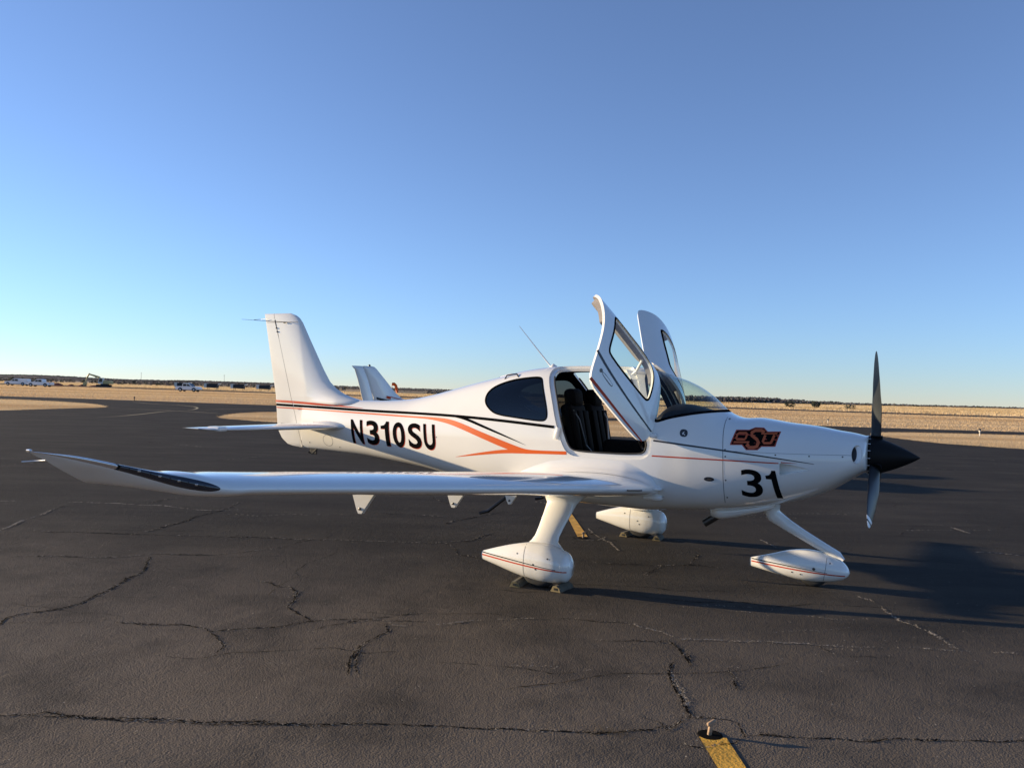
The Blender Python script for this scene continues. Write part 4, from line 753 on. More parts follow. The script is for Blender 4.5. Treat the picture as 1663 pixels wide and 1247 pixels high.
# stripes, registration, number, badge
def TM(off=.004, side=-1):
    def f(q):
        q = np.asarray(q); yf = np.where(q[:, 0] >= -4.25, FUS.yside(np.maximum(q[:, 0], -4.25), q[:, 1]), 0); yn = fin_h(q[:, 0], q[:, 1])
        P = FUS.on(q, off, side); P2 = np.stack([q[:, 0], side*(yn+off), q[:, 1]], -1)
        return np.where((yf > yn)[:, None], P, P2)
    return f
FLE = np.array([(.90, -4.12), (1.40, -3.95), (1.52, -3.55), (1.58, -3.25), (1.62, -3.28), (1.66, -3.45), (1.692, -3.566), (1.769, -3.723), (1.86, -3.835), (2.014, -3.945), (2.197, -4.058), (2.427, -4.2), (2.65, -4.333), (2.713, -4.39), (2.75, -4.45), (2.782, -4.557)])
FTE = np.array([(.967, -4.251), (.975, -4.38), (1.001, -4.529), (1.079, -4.643), (1.177, -4.709), (1.277, -4.735), (1.66, -4.779), (2.782, -5.03)])
def fin_le(z): return np.interp(z, FLE[:, 0], FLE[:, 1])
def fin_te(z): return np.interp(z, FTE[:, 0], FTE[:, 1])
def hinge(z): return -4.245-(z-.967)*.3327
def fin_h(x, z):
    x = np.asarray(x, float); z = np.asarray(z, float); T = np.interp(z, [.967, 1.5, 1.65, 2.0, 2.782], [.055, .058, .070, .064, .046])
    fl = np.clip((1.80-z)/.22, 0, 1)**2*.08*np.clip((x+4.15)/.5, 0, 1)*np.clip((z-1.48)/.12, 0, 1); T = T+fl
    dl = fin_le(z)-x; dt = x-fin_te(z); s = np.clip(dl/.38, 0, 1); h = T*np.sqrt(np.clip(1-(1-s)**2, 0, 1))*np.clip((dt+.004)/.62, 0, 1)**.85
    h = h*np.sqrt(np.clip(1-(np.clip(z-2.735, 0, 1)/.0475)**2, 0, 1))*np.sqrt(np.clip((z-.962)/.05, 0, 1))
    return h
zs = np.concatenate([np.linspace(.967, 1.5, 26, endpoint=False), np.linspace(1.5, 1.9, 40, endpoint=False), np.linspace(1.9, 2.70, 40, endpoint=False), 2.70+.082*np.sin(np.linspace(0, np.pi/2, 14))])
su = (1-np.cos(np.linspace(0, np.pi, 60)))/2; u = np.concatenate([su[::-1], su[1:]]); sgn = np.concatenate([-np.ones(60), np.ones(59)])
Vf = []
for z in zs:
    x = fin_le(z)+(fin_te(z)-fin_le(z))*u; Vf.append(np.stack([x, sgn*fin_h(x, np.full_like(x, z)), np.full_like(x, z)], -1))
Vf = np.concatenate(Vf); Ff = gridf(len(zs), 119, False); hz = hinge(Vf[:, 2])
V, F = clip(Vf, Ff, hz+.003-Vf[:, 0]); FIN = mk('fin', V, F, M['white'], PLANE, True)
V, F = clip(Vf, Ff, Vf[:, 0]-hz+.003); RUD = mk('rudder', V, F, M['white'], PLANE, True)
zz = np.linspace(.985, 2.69, 12); TUBE('hinge_tube', np.stack([hinge(zz), 0*zz, zz], -1), np.interp(zz, [.98, 2.7], [.034, .022]), M['seam'], RUD, 10)
stripe('stripe', [(-4.775, 1.582, .030), (-4.43, 1.576, .031)], M['red'], RUD, TM()); stripe('stripe', [(-4.76, 1.533, .030), (-4.43, 1.528, .030)], M['decal'], RUD, TM()); stripe('stripe', [(-4.752, 1.494, .016), (-4.42, 1.492, .016)], M['red'], RUD, TM())
stripe('stripe', [(-4.422, 1.576, .031), (-4.148, 1.568, .030), (-3.7, 1.552, .022), (-3.162, 1.533, .002)], M['red'], FB, TM())
stripe('stripe', [(-4.415, 1.528, .030), (-4.2, 1.525, .030), (-3.845, 1.520, .030), (-3.012, 1.506, .029), (-2.219, 1.507, .028), (-1.62, 1.502, .029), (-.95, 1.478, .030), (-.305, 1.437, .029)], M['decal'], FB, TM())
stripe('stripe', [(-4.408, 1.492, .016), (-4.129, 1.490, .016), (-3.548, 1.480, .016), (-2.463, 1.464, .017), (-2.1, 1.462, .022), (-1.951, 1.458, .030), (-1.732, 1.440, .052), (-1.596, 1.413, .060), (-1.469, 1.380, .062), (-1.242, 1.314, .064), (-.83, 1.196, .072), (-.66, 1.163, .052), (-.55, 1.163, .036), (-.152, 1.176, .034)], M['orange'], FB, FM(.0019), 4)
stripe('stripe', [(-1.58, 1.039, .002), (-1.242, 1.098, .026), (-.90, 1.150, .042), (-.62, 1.162, .042)], M['orange'], FB, FM(.0016))
stripe('stripe', [(-1.62, 1.500, .028), (-1.471, 1.480, .030), (-1.149, 1.387, .026), (-.85, 1.298, .014), (-.635, 1.230, .001)], M['decal'], FB, FM(.0022))
stripe('stripe', [(.755, 1.202, .013), (1.46, 1.200, .012), (1.93, 1.196, .010)], M['red'], FB, FM()); stripe('stripe', [(1.95, 1.206, .010), (2.09, 1.203, .002)], M['red'], FB, FM())
stripe('stripe', [(.765, 1.353, .017), (1.457, 1.289, .016), (2.0, 1.232, .011), (2.235, 1.205, .004)], M['navy'], FB, FM(.0019))
def ONE(q):
    v = np.array([(q, 0), (1, 0), (1, 1), (q+.16, 1), (q+.06, .91), (q-.12, .84), (0, .81), (0, .69), (q, .69)], float); return v, [tuple(t) for t in tessellate_polygon([[Vector((a, b, 0)) for a, b in v]])], None
REG = [('N', -3.321, -3.115, .030), ('3', -3.05, -2.835, .022), ('1', -2.795, -2.655, .036), ('0', -2.595, -2.395, .024), ('S', -2.34, -2.13, .022), ('U', -2.09, -1.912, .028)]
for ch, a, b, bo in REG:
    g, F, sz = glyph(ch, bo) if ch != '1' else ONE(.50)
    for k, (dx, dz, m, off) in enumerate(((.008, -.007, M['red'], .0013), (0, 0, M['decal'], .0022))):
        x = a+(b-a)*g[:, 0]+.047*(1-g[:, 1])+dx; z = 1.094+.296*g[:, 1]+dz
        o = decal('registration_letter' if k else 'letter_shadow', np.stack([x, z], 1), F, m, FB, FM(off))
for ch, a, b, sh in (('3', 1.592, 1.783, .012), ('1', 1.805, 1.903, .055)):
    g, F, sz = glyph(ch, .014) if ch != '1' else ONE(.48)
    x = a+(b-a)*g[:, 0]+sh*(1-g[:, 1]); z = .858+.268*g[:, 1]
    decal('fleet_number', np.stack([x, z], 1), F, M['decal'], FB, FM(.0018))
# university badge: border, ground, three slanted letters
lu = np.array([(195, 410), (275, 215), (445, 215), (520, 185), (630, 190), (680, 240), (845, 240), (770, 430), (600, 430), (545, 475), (400, 475), (350, 410)], float)
lx = np.array([(1.49, 1.344), (1.524, 1.489), (1.647, 1.494), (1.695, 1.518), (1.773, 1.518), (1.816, 1.483), (1.929, 1.487), (1.895, 1.349), (1.777, 1.343), (1.741, 1.309), (1.639, 1.304), (1.6, 1.35)])
LA = np.linalg.lstsq(np.column_stack([lu, np.ones(12)]), lx, rcond=None)[0]
def lmap(u): return np.column_stack([np.asarray(u, float), np.ones(len(u))])@LA
def lpoly(name, polys, m, off):
    V = []; F = []
    for p in polys:
        p3 = [Vector((*q, 0)) for q in p]; b = len(V); V += list(p); F += [tuple(b+i for i in t) for t in tessellate_polygon([p3])]
    decal(name, lmap(V), F, m, FB, FM(off), .04)
def lrib(path, w, cl=False):
    P = np.array(list(path)+([path[0]] if cl else []), float); T = np.gradient(P, axis=0)
    if cl: T[0] = T[-1] = P[1]-P[-2]
    T /= np.linalg.norm(T, axis=1)[:, None]; N = np.stack([-T[:, 1], T[:, 0]], 1)
    L, R = P+N*w/2, P-N*w/2; return [[L[i], L[i+1], R[i+1], R[i]] for i in range(len(P)-1)]
lpoly('badge', [lu], M['logored'], .0014)
lpoly('badge_ground', [[(218, 398), (284, 228), (447, 228), (522, 198), (625, 203), (672, 252), (826, 252), (760, 417), (596, 417), (541, 461), (405, 461), (362, 398)]], M['decal'], .0020)
lpoly('badge_letter', lrib([(278, 325), (300, 270), (318, 258), (412, 258), (424, 270), (402, 325), (386, 340), (290, 340)], 25, True), M['logo'], .0027)
lpoly('badge_letter', lrib([(640, 252), (600, 226), (525, 226), (482, 252), (482, 290), (545, 338), (562, 375), (540, 428), (495, 440), (440, 440), (415, 418), (440, 396)], 40)+[[(250, 362), (452, 362), (446, 384), (242, 384)]], M['logo'], .0029)
lpoly('badge_letter', lrib([(652, 285), (618, 365), (632, 386), (708, 386), (728, 366), (764, 285)], 30)+[[(600, 258), (803, 258), (795, 276), (600, 276)]], M['logo'], .0026)
# panel lines, screws, placards
def seam(pts, w=.004, m=None): stripe('panel_seam', [(a, b, w) for a, b in pts], m or M['seam'], FB, FM(.0009), 1)
seam([(1.405, 1.60), (1.415, 1.471), (1.432, 1.287), (1.437, 1.065), (1.442, .885), (1.437, .78)], .006)
seam([(1.443, 1.288), (1.91, 1.288), (2.195, 1.291), (2.476, 1.299), (2.54, 1.299)], .003)
seam([(1.443, 1.288), (1.20, 1.31)], .0001)
for x, z in [(1.43, 1.585), (1.45, 1.30), (1.455, 1.235), (1.462, 1.01), (1.465, .84), (1.62, 1.272), (1.90, 1.272), (2.19, 1.275), (2.47, 1.283), (-1.87, 1.245), (-4.1, 1.05), (-3.55, 1.02)]:
    mk('screw', FUS.on(np.array([(x+.0075*math.cos(a), z+.0075*math.sin(a)) for a in np.linspace(0, 6.283, 8, endpoint=False)]), .0025), [tuple(range(8))], M['dsteel'], FB, False)
c = np.array([(1.309+.048*math.cos(a), 1.01+.021*math.sin(a)) for a in np.linspace(0, 6.283, 24, endpoint=False)]); mk('oval_badge', FUS.on(c, .0018), [tuple(range(24))], M['placard'], FB, False)
c2 = (c-c.mean(0))*[.55, .18]+c.mean(0); mk('oval_badge_lettering', FUS.on(c2, .003), [tuple(range(24))], M['steel'], FB, False)
q = chaikin([(1.02, 1.478), (1.095, 1.472), (1.093, 1.400), (1.018, 1.405)], 2); P = np.concatenate([q]); mk('square_sticker', FUS.on(P, .0018), [tuple(range(len(P)))], M['placard'], FB, False)
V, F = ribbon2([(1.045, 1.425, .006), (1.065, 1.45, .006), (1.05, 1.46, .006), (1.04, 1.44, .006), (1.07, 1.42, .006)], 1); mk('sticker_mark', FUS.on(V, .003), F, M['whitevinyl'], FB, False)
ck = np.array([(-3.747+.09*math.cos(a), 1.098+.075*math.sin(a)) for a in np.linspace(0, 6.283, 40)]); stripe('panel_seam', [(a, b, .004) for a, b in ck], M['seam'], FB, FM(.001), 1)
stripe('panel_seam', [(-4.66, 1.278, .008), (-4.52, 1.278, .008)], M['seam'], RUD, TM(), 1)
# roof grab handle, air scoop, whip aerial, belly aerials, vents
P = FUS.on(np.array([(-1.08, 1.942), (-1.07, 1.962), (-.93, 1.982), (-.90, 1.965)]), .018); P[0] = FUS.on(np.array([(-1.08, 1.935)]), 0)[0]; P[-1] = FUS.on(np.array([(-.89, 1.960)]), 0)[0]
TUBE('grab_handle', P, .007, M['decal'], FB, 8)
TUBE('aerial', [(-.56, -.02, 2.09), (-.64, -.02, 2.10), (-1.045, -.02, 2.555)], [.012, .009, .003], M['whitevinyl'], PLANE, 8)
mk('aerial_foot', *lathe_vf([(0, .045), (.012, .04), (.03, .016), (.04, .002)], (-.60, -.02, 2.085), 'z', 20), M['white'], FB, True)
h = Hull([(-1.30, 1.965, 1.93, 1.945, .01, 2, 2), (-1.22, 1.99, 1.94, 1.96, .04, 2, 2), (-1.12, 2.01, 1.96, 1.98, .05, 2, 2), (-1.05, 2.0, 1.97, 1.985, .02, 2, 2)]); HULL('roof_fairing', h, 12, 16, M['white'], FB)
h = Hull([(.66, .79, .76, .775, .01, 2, 2), (.73, .815, .752, .78, .022, 2, 2), (.80, .82, .752, .785, .026, 2, 2), (.86, .805, .765, .785, .008, 2, 2)], float(-FUS.yside(.76, .785))-.012); HULL('vent_fairing', h, 12, 14, M['white'], FB)
for s in (-1, 1):
    TUBE('whisker_aerial', [(-4.50, s*.03, 2.655), (-4.75, s*.16, 2.660), (-5.03, s*.42, 2.668)], [.004, .0035, .002], M['dsteel'], FIN, 6)
BX('aerial_clip', (-4.62, -.05, 2.652), (.035, .014, .018), M['dsteel'], FIN, .004)
TUBE('static_wick', [(-4.98, -.03, 2.71), (-5.2, -.03, 2.70)], .003, M['dsteel'], RUD, 5)
stripe('panel_seam', [(-4.40, 2.655, .007), (-4.98, 2.662, .007)], M['seam'], FIN, lambda q: np.stack([q[:, 0], -fin_h(q[:, 0], q[:, 1])-.001, q[:, 1]], -1), 1)
for z in (2.58, 2.53): BX('hinge_bolt', (hinge(z), -.028, z), (.016, .014, .018), M['gap'], RUD, .004)
BX('tail_tie_down', (-4.08, 0, .935), (.12, .015, .09), M['gap'], FB, .01)
TUBE('tail_skid', [(-4.02, 0, .97), (-4.10, 0, .90), (-4.16, 0, .915)], .012, M['gap'], FB, 8)

# horizontal tail
for s in (-1, 1):
    st = [(.04, -3.46, 1.0, 1.285, .09, 0), (.2, -3.50, .94, 1.285, .09, 0), (1.0, -3.63, .74, 1.285, .088, 0), (1.78, -3.755, .545, 1.285, .085, 0), (1.90, -3.785, .50, 1.286, .075, 0), (1.955, -3.86, .41, 1.288, .05, 0), (1.975, -3.98, .28, 1.29, .02, 0)]
    ys = np.concatenate([np.linspace(.04, 1.75, 20), np.linspace(1.78, 1.975, 12)]); Vt, Ft, Y, XC, CH = wing_grid(st, ys, s, 30, 0.0); Ft = tipcap(Vt, Ft, 59, len(ys)-1)
    f = np.maximum(-4.03-.0-Vt[:, 0]*-1*0-Vt[:, 0]*1+0, Y-1.80); f = np.maximum(Vt[:, 0]+4.05, np.maximum(Y-1.80, .13-Y))
    V, F = clip(Vt, Ft, .003-f); mk('stabilizer', V, F, M['white'], PLANE, True)
    V, F = clip(Vt, Ft, f+.003); mk('elevator', V, F, M['white'], PLANE, True)
    h = Hull([(-3.95, 1.33, 1.25, 1.29, .025, 2, 2), (-3.85, 1.345, 1.235, 1.29, .05, 2, 2), (-3.55, 1.34, 1.24, 1.29, .05, 2, 2), (-3.38, 1.30, 1.28, 1.29, .012, 2, 2)], s*.165); HULL('stabilizer_fairing', h, 20, 20, M['white'], PLANE)
    BX('elevator_horn', (-3.86, s*1.84, 1.29), (.20, .13, .055), M['white'], PLANE, .024, smooth=True, seg=4)

# wings
WST = [(.45, .835, 1.60, .858, .138, .002), (.75, .787, 1.525, .881, .138, .002), (2.0, .633, 1.335, .993, .135, .002), (3.0, .509, 1.18, 1.081, .132, .001), (4.0, .386, 1.02, 1.169, .128, .0), (5.0, .262, .86, 1.256, .122, -.002),
       (5.3, .222, .81, 1.281, .128, .000), (5.45, .19, .775, 1.292, .140, .010), (5.52, .135, .725, 1.306, .150, .030), (5.60, .005, .605, 1.336, .128, .10), (5.70, -.225, .40, 1.386, .105, .145), (5.79, -.48, .19, 1.425, .12, .15), (5.835, -.655, .06, 1.438, .08, .10), (5.85, -.71, .012, 1.441, .08, 0)]
def wing_z(y): return float(np.interp(y, [q[0] for q in WST], [q[3] for q in WST]))
for s in (-1, 1):
    ys = np.concatenate([np.linspace(.45, 5.2, 90), np.linspace(5.22, 5.85, 56)]); Vw, Fw, Y, XC, CH = wing_grid(WST, ys, s, 60); Fw = tipcap(Vw, Fw, 119, len(ys)-1)
    fl = np.maximum(.745-XC, np.maximum(Y-3.0, .80-Y)); fa = np.maximum(.76-XC, np.maximum(Y-5.12, 3.02-Y))
    d = XC*CH; wd = np.interp(Y, [5.47, 5.51, 5.58, 5.72, 5.85], [-.004, .012, .034, .030, .014]); lens = np.maximum(d-wd, Y-5.705); strip = np.maximum(d-np.interp(Y, [5.70, 5.85], [.026, .008]), 5.71-Y)
    V, F = clip(Vw, Fw, -np.minimum.reduce([fl-.002, fa-.002, lens, strip])); WG = mk('wing', V, F, M['white'], PLANE, True)
    V, F = clip(Vw, Fw, fl+.002); mk('flap', V, F, M['white'], PLANE, True)
    V, F = clip(Vw, Fw, fa+.002); mk('aileron', V, F, M['white'], PLANE, True)
    V, F = clip(Vw, Fw, lens); mk('wingtip_light', V, F, M['lensdark'], PLANE, True)
    V, F = clip(Vw, Fw, strip); mk('tip_leading_edge', V, F, M['strip'], PLANE, True)
    q = pchip(np.linspace(5.53, 5.69, 9), [a[0] for a in WST], [a[1:] for a in WST]); lp = np.linspace(5.53, 5.69, 9)
    for k in range(9): BX('lamp', (q[k, 0]-.001, s*lp[k], q[k, 2]+.001), (.010, .006+.008*(k % 2), .010), M['steel'] if k % 2 else M['dsteel'], WG, .002, rz=s*1.1)
    BX('tip_lamp', (-.705, s*5.85, 1.444), (.03, .015, .014), M['strip'], WG, .004)
    TUBE('static_wick', [(-.645, s*5.765, 1.400), (-.86, s*5.79, 1.378)], .0028, M['whitevinyl'], WG, 5)
    for y in (1.02, 2.17, 3.54):
        c = np.interp(y, [q[0] for q in WST], [q[1]-q[2] for q in WST]); z = wing_z(y)-.03; x = c+.20
        pr = [(x+.13, z+.02), (x-.15, z+.02), (x-.155, z-.02), (x-.09, z-.195), (x-.075, z-.22), (x-.045, z-.22), (x-.028, z-.195)]
        bm = bmesh.new(); a = [bm.verts.new((p[0], s*(y-.017), p[1])) for p in pr]; b = [bm.verts.new((p[0], s*(y+.017), p[1])) for p in pr]
        bm.faces.new(a); bm.faces.new(b[::-1])
        for i in range(7): bm.faces.new((a[i], b[i], b[(i+1) % 7], a[(i+1) % 7]))
        bmesh.ops.recalc_face_normals(bm, faces=bm.faces[:]); hb = mb('hinge_bracket', bm, M['white'], PLANE)
        for p in ((x-.06, z-.185), (x-.01, z-.04)): mk('bolt', *lathe_vf([(-.002, .011), (-.023, .011), (-.024, .001)], (p[0], s*y, p[1]), 'y', 10) if s < 0 else lathe_vf([(.002, .011), (.023, .011), (.024, .001)], (p[0], s*y, p[1]), 'y', 10), M['dsteel'], hb)
    # fillet between wing and fuselage
    n = 60; ss = np.linspace(0, 1, n); rows = []
    for t in ss:
        x = .86-1.72*t; e = min(1, t/.22)**.6*min(1, (1-t)/.30)**.7; yy = .64+.17*e
        q = pchip(np.array([yy]), [a[0] for a in WST], [a[1:] for a in WST])[0]; xcu = np.clip((q[0]-x)/q[1], 0, 1)
        ft = 5*(.2969*math.sqrt(xcu)-.1260*xcu-.3516*xcu**2+.2843*xcu**3-.1015*xcu**4); zw = q[2]+q[1]*(ft*q[3]+.072*xcu*(1-xcu))-math.tan(q[4])*q[1]*xcu+.002
        zf = zw+.004+.115*e; yf = float(FUS.yside(x, zf))+.001; zi = zw+.004; yi = float(FUS.yside(x, zi))
        A, B, Cc = np.array([x, yy, zw]), np.array([x, yi+.02, zi]), np.array([x, yf, zf])
        rows.append([(1-v)**2*A+2*v*(1-v)*B+v*v*Cc for v in np.linspace(0, 1, 14)])
    Vr = np.array(rows).reshape(-1, 3)*np.array([1, s, 1]); mk('wing_root_fairing', Vr, gridf(n, 14, False, flip=(s > 0)), M['white'], PLANE, True)
    # leading edge strips, step
    for a, b in ((.95, 1.25),):
        pa = np.array([(np.interp(y, [q[0] for q in WST], [q[1] for q in WST])+.004, s*y, wing_z(y)-.004) for y in np.linspace(a, b, 5)]); TUBE('stall_strip', pa, .007, M['dsteel'], WG, 6)
    TUBE('boarding_step', [(-.80, s*.50, .72), (-.86, s*.56, .665), (-1.02, s*.70, .505), (-1.12, s*.70, .475)], [.02, .02, .022, .018], M['black'], PLANE, 8)

# landing gear
def leg_loft(name, secs, m, parent, k=24):
    V = []
    for (x, y, z, a, b) in secs:
        for j in range(k):
            t = 2*math.pi*j/k; V.append((x+a*math.cos(t), y+b*math.sin(t), z))
    return mk(name, V, gridf(len(secs), k, True)+[tuple(range(k)), tuple((len(secs)-1)*k+j for j in range(k))[::-1]], m, parent, True)
MST = [(-.62, .262, .182, .225, .028, 2.4, 2.4), (-.45, .318, .140, .225, .066, 2.3, 2.3), (-.25, .372, .090, .222, .106, 2.2, 2.2), (-.05, .405, .055, .22, .134, 2.2, 2.2), (.10, .398, .048, .22, .140, 2.2, 2.2), (.21, .358, .068, .215, .124, 2.1, 2.1), (.285, .312, .100, .21, .092, 2, 2), (.310, .262, .150, .207, .050, 2, 2), (.319, .215, .200, .207, .006, 2, 2)]
NST = [(1.61, .205, .122, .165, .022, 2.4, 2.4), (1.80, .262, .086, .17, .072, 2.3, 2.3), (2.0, .325, .052, .175, .112, 2.2, 2.2), (2.15, .346, .040, .175, .126, 2.2, 2.2), (2.30, .330, .050, .17, .120, 2.1, 2.1), (2.42, .290, .075, .165, .098, 2, 2), (2.49, .238, .108, .16, .066, 2, 2), (2.518, .195, .135, .16, .036, 2, 2), (2.527, .165, .152, .158, .005, 2, 2)]
for s in (-1, 1):
    leg_loft('gear_strut', [(.06, s*1.16, .86, .30, .16), (.07, s*1.18, .80, .20, .085), (.065, s*1.21, .745, .155, .062), (.05, s*1.27, .66, .142, .056), (.025, s*1.36, .53, .126, .05), (.01, s*1.41, .455, .122, .052), (.0, s*1.44, .41, .135, .062), (0, s*1.46, .36, .19, .09)], M['white'], PLANE)
    h = Hull(MST, s*1.505); wf = HULL('wheel_fairing', h, 70, 44, M['white'], PLANE); so_ = s
    wf['label'] = 'teardrop wheel fairing on the '+('right' if s < 0 else 'left')+' main gear leg'
    V, F = lathe_vf([(-.07, .10), (-.078, .15), (-.06, .182), (-.03, .192), (.03, .192), (.06, .182), (.078, .15), (.07, .10), (-.07, .10)], (0.0, s*1.505, .19), 'y', 36); mk('tyre', V, F, M['tyre'], PLANE, True)
    V, F = lathe_vf([(-.06, .001), (-.062, .06), (-.07, .10), (.07, .10), (.062, .06), (.06, .001)], (0.0, s*1.505, .19), 'y', 24); mk('wheel', V, F, M['steel'], PLANE, True)
    for o_ in ((-1, 1)):
        f = lambda q, h=h, o_=o_: h.on(q, .0015, o_)
        if o_ == s:
            stripe('stripe', [(-.61, .254, .009), (-.157, .230, .009), (.20, .198, .004)], M['decal'], wf, f, 1); stripe('stripe', [(-.61, .232, .013), (-.152, .205, .013), (.29, .182, .010)], M['red'], wf, f, 1)
        for (a, b) in ((-.02, .225), (.005, .185), (.12, .29), (-.2, .30)): mk('screw', h.on(np.array([(a+.008*math.cos(t), b+.008*math.sin(t)) for t in np.linspace(0, 6.283, 8, endpoint=False)]), .002, o_), [tuple(range(8))], M['dsteel'], wf, False)
        stripe('panel_seam', [(-.13, .385, .004), (-.125, .25, .004), (-.13, .075, .004)], M['seam'], wf, f, 1)
h = Hull(NST); nf = HULL('wheel_fairing', h, 70, 44, M['white'], PLANE); nf['label'] = 'teardrop fairing over the nose wheel'
V, F = lathe_vf([(-.055, .08), (-.06, .12), (-.05, .15), (-.025, .158), (.025, .158), (.05, .15), (.06, .12), (.055, .08), (-.055, .08)], (2.20, 0, .157), 'y', 32); mk('tyre', V, F, M['tyre'], PLANE, True)
f = lambda q: h.on(q, .0015, -1)
stripe('stripe', [(1.625, .199, .009), (1.979, .186, .009), (2.34, .158, .003)], M['decal'], nf, f, 1); stripe('stripe', [(1.625, .176, .013), (2.095, .155, .012), (2.49, .141, .010)], M['red'], nf, f, 1)
stripe('panel_seam', [(2.33, .32, .004), (2.325, .2, .004), (2.30, .06, .004)], M['seam'], nf, f, 1)
for (a, b, r) in ((2.22, .185, .014), (2.02, .13, .007), (2.36, .25, .007), (2.1, .12, .007)): mk('screw', h.on(np.array([(a+r*math.cos(t), b+r*math.sin(t)) for t in np.linspace(0, 6.283, 10, endpoint=False)]), .0025, -1), [tuple(range(10))], M['dsteel'], nf, False)
TUBE('nose_gear_leg', [(1.80, 0, .80), (1.80, 0, .70), (1.83, 0, .64), (1.95, 0, .565), (2.10, 0, .48), (2.30, 0, .375), (2.42, 0, .315), (2.46, 0, .27)], [.09, .085, .072, .058, .051, .045, .041, .03], M['white'], PLANE, 16)
h2 = Hull([(1.235, .70, .590, .66, .05, 2.2, 2.2), (1.30, .70, .575, .66, .105, 2.2, 2.4), (1.42, .71, .590, .67, .12, 2.2, 2.4), (1.60, .74, .640, .70, .12, 2.2, 2.2), (1.78, .78, .700, .74, .09, 2.2, 2.2), (1.86, .79, .745, .76, .03, 2, 2)], -.10); HULL('belly_scoop', h2, 34, 26, M['white'], FB)
V, F = tube_vf([(1.34, -.10, .635), (1.26, -.10, .578), (1.165, -.10, .512)], .034, 16, False); V, F, mi = solidify(V, [q[::-1] for q in F], .004); mk('exhaust_pipe', V, F, M['dsteel'], PLANE, True)

# propeller
HX, HZ, PR, TH = 2.745, 1.288, .98, -.103
prof = [(2.655, .168), (2.668, .177), (2.70, .178), (2.76, .174), (2.83, .158), (2.90, .132), (2.97, .100), (3.03, .066), (3.075, .034), (3.096, .012), (3.101, .001)]
xa = np.linspace(2.70, 3.101, 30); SP = LATHE('spinner', prof[:2]+[(x, .178*max(0, 1-((x-2.70)/.4012)**1.28)**.88) for x in xa]+[(3.1015, .0005)], (0, 0, HZ), M['blackmat'], PLANE, 'x', 48)
for k in range(16):
    a = 2*math.pi*k/16+.1; mk('rivet', *lathe_vf([(-.012, .006), (.012, .006)], (2.678, .178*math.cos(a), HZ+.178*math.sin(a)), 'x', 6), M['steel'], SP)
LATHE('spinner_rim', [(2.672, .1765), (2.674, .1815), (2.690, .1815), (2.692, .1765)], (0, 0, HZ), M['blackmat'], SP, 'x', 48)
def blade(k):
    a = TH-k*2*math.pi/3; R = np.array([0, math.sin(a), math.cos(a)]); T = np.array([0, -math.cos(a), math.sin(a)]); X = np.array([1., 0, 0])
    rr = np.concatenate([np.linspace(.10, .90, 26), .90+.08*np.sin(np.linspace(.1, math.pi/2, 10))]); b = np.linspace(0, 2*math.pi, 28, endpoint=False); V = []
    for r in rr:
        u = r/PR; c = np.interp(u, [.1, .22, .45, .7, .88, .95, .985, 1.0], [.09, .115, .150, .140, .105, .075, .045, .012]); p = rad(np.interp(u, [.1, .3, .6, 1], [56, 44, 30, 21])); th = np.interp(u, [.1, .25, .6, 1], [.55, .20, .10, .06])*c
        e = T*math.cos(p)+X*math.sin(p); n = np.cross(R, e); sw = np.interp(u, [0, .5, 1], [0, .012, -.02])
        for t in b:
            xx = math.cos(t); V.append(np.array([HX-.02, 0, HZ])+R*r+e*(xx*c*.5+sw)+n*(math.sin(t)*th*.5*(1-.35*xx)+.03*c*(1-xx*xx)))
    m = len(b); F = gridf(len(rr), m, True)+[tuple((len(rr)-1)*m+j for j in range(m))]
    mi = []
    for i in range(len(rr)-1):
        u = (rr[i]+rr[i+1])/2/PR; mi += [1 if (k == 1 and (.875 < u < .925 or .955 < u)) else 0]*m
    mi.append(0)
    o = mk('propeller_blade', V, F, [M['blade'], M['whitevinyl']], PLANE, True, mi)
    o['label'] = ['blade standing straight up', 'blade pointing down on the near side, white bands at its tip', 'blade pointing down on the far side'][k]
    if k == 1:
        p = rad(35); e = T*math.cos(p)+X*math.sin(p); n = np.cross(R, e); ctr = np.array([HX-.02, 0, HZ])+R*.42
        for sg in (-1, 1):
            q = np.array([ctr+R*.032*math.cos(t)+e*.02*math.sin(t)+n*sg*.012 for t in np.linspace(0, 6.283, 18, endpoint=False)]); mk('blade_badge', q, [tuple(range(18))], M['whitevinyl'], o, False)
    mk('blade_root', *tube_vf([np.array([HX-.01, 0, HZ])+R*.08, np.array([HX-.01, 0, HZ])+R*.19], [.055, .05], 16), M['blackmat'], o, True)
for k in range(3): blade(k)

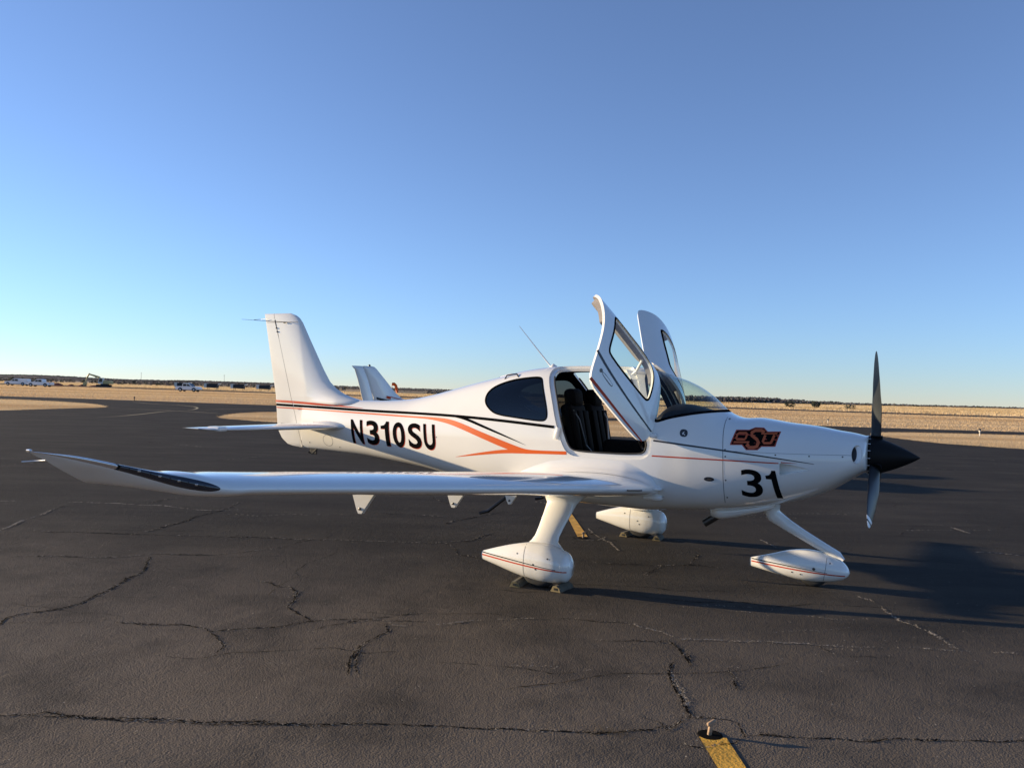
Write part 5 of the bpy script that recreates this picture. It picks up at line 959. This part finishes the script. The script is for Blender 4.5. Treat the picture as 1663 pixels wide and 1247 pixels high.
# cabin
def SEAT(s):
    x0, y0 = -.16, s*.29
    st = BX('seat', (x0+.27, y0, 1.045), (.52, .47, .13), M['leather'], PLANE, .05, ry=-.12, smooth=True, seg=4)
    BX('seat_back', (x0-.02, y0, 1.36), (.13, .46, .66), M['leather'], PLANE, .055, ry=-.20, smooth=True, seg=4)
    for q in (-.16, 0, .16): BX('seat_panel', (x0+.05, y0+q, 1.355), (.03, .13, .52), M['leather'], PLANE, .012, ry=-.20, smooth=True, seg=3)
    BX('headrest', (x0-.07, y0, 1.745), (.13, .29, .20), M['leather'], PLANE, .055, ry=-.14, smooth=True, seg=4)
    TUBE('seat_belt', [(x0-.06, y0+s*.15, 1.69), (x0+.055, y0+s*.12, 1.52), (x0+.11, y0+s*.05, 1.25), (x0+.18, y0-s*.12, 1.10)], .02, M['black'], PLANE, 6, flat=.25)
    BX('seat_base', (x0+.24, y0, .90), (.46, .40, .18), M['liner'], PLANE, .02)
for s in (-1, 1): SEAT(s)
for s in (-1, 1):
    BX('rear_seat', (-.84, s*.235, 1.08), (.46, .42, .14), M['leather'], PLANE, .05, smooth=True, seg=4); BX('rear_seat_back', (-1.10, s*.235, 1.34), (.13, .40, .54), M['leather'], PLANE, .05, ry=-.28, smooth=True, seg=4)
    BX('rear_headrest', (-1.17, s*.22, 1.66), (.10, .22, .13), M['leather'], PLANE, .04, ry=-.2, smooth=True, seg=4)
BX('cabin_floor', (-.1, 0, .83), (1.9, .98, .03), M['liner'], PLANE)
BX('rear_bulkhead', (-1.60, 0, 1.28), (.03, .66, .70), M['liner'], PLANE)
BX('centre_console', (.42, 0, 1.06), (.75, .22, .50), M['liner'], PLANE, .04, smooth=True)
DSH = Hull([(.72, 1.60, 1.05, 1.50, .46, 2.6, 4), (.80, 1.69, 1.05, 1.52, .50, 2.4, 4), (.95, 1.715, 1.05, 1.52, .51, 2.4, 4), (1.12, 1.68, 1.05, 1.5, .50, 2.4, 4), (1.30, 1.635, 1.05, 1.47, .47, 2.4, 4)]); HULL('instrument_panel', DSH, 30, 48, M['blackmat'], PLANE)
for s in (-1, 1):
    BX('display_screen', (.712, s*.24, 1.42), (.012, .30, .20), M['black'], PLANE, .004)
    TUBE('side_yoke', [(.70, s*.43, 1.25), (.60, s*.44, 1.25), (.57, s*.44, 1.33)], .018, M['black'], PLANE, 8)
    BX('side_wall_panel', (.2, s*.585, 1.0), (1.0, .02, .30), M['trim'], PLANE, .005)

bpy.context.view_layer.update()
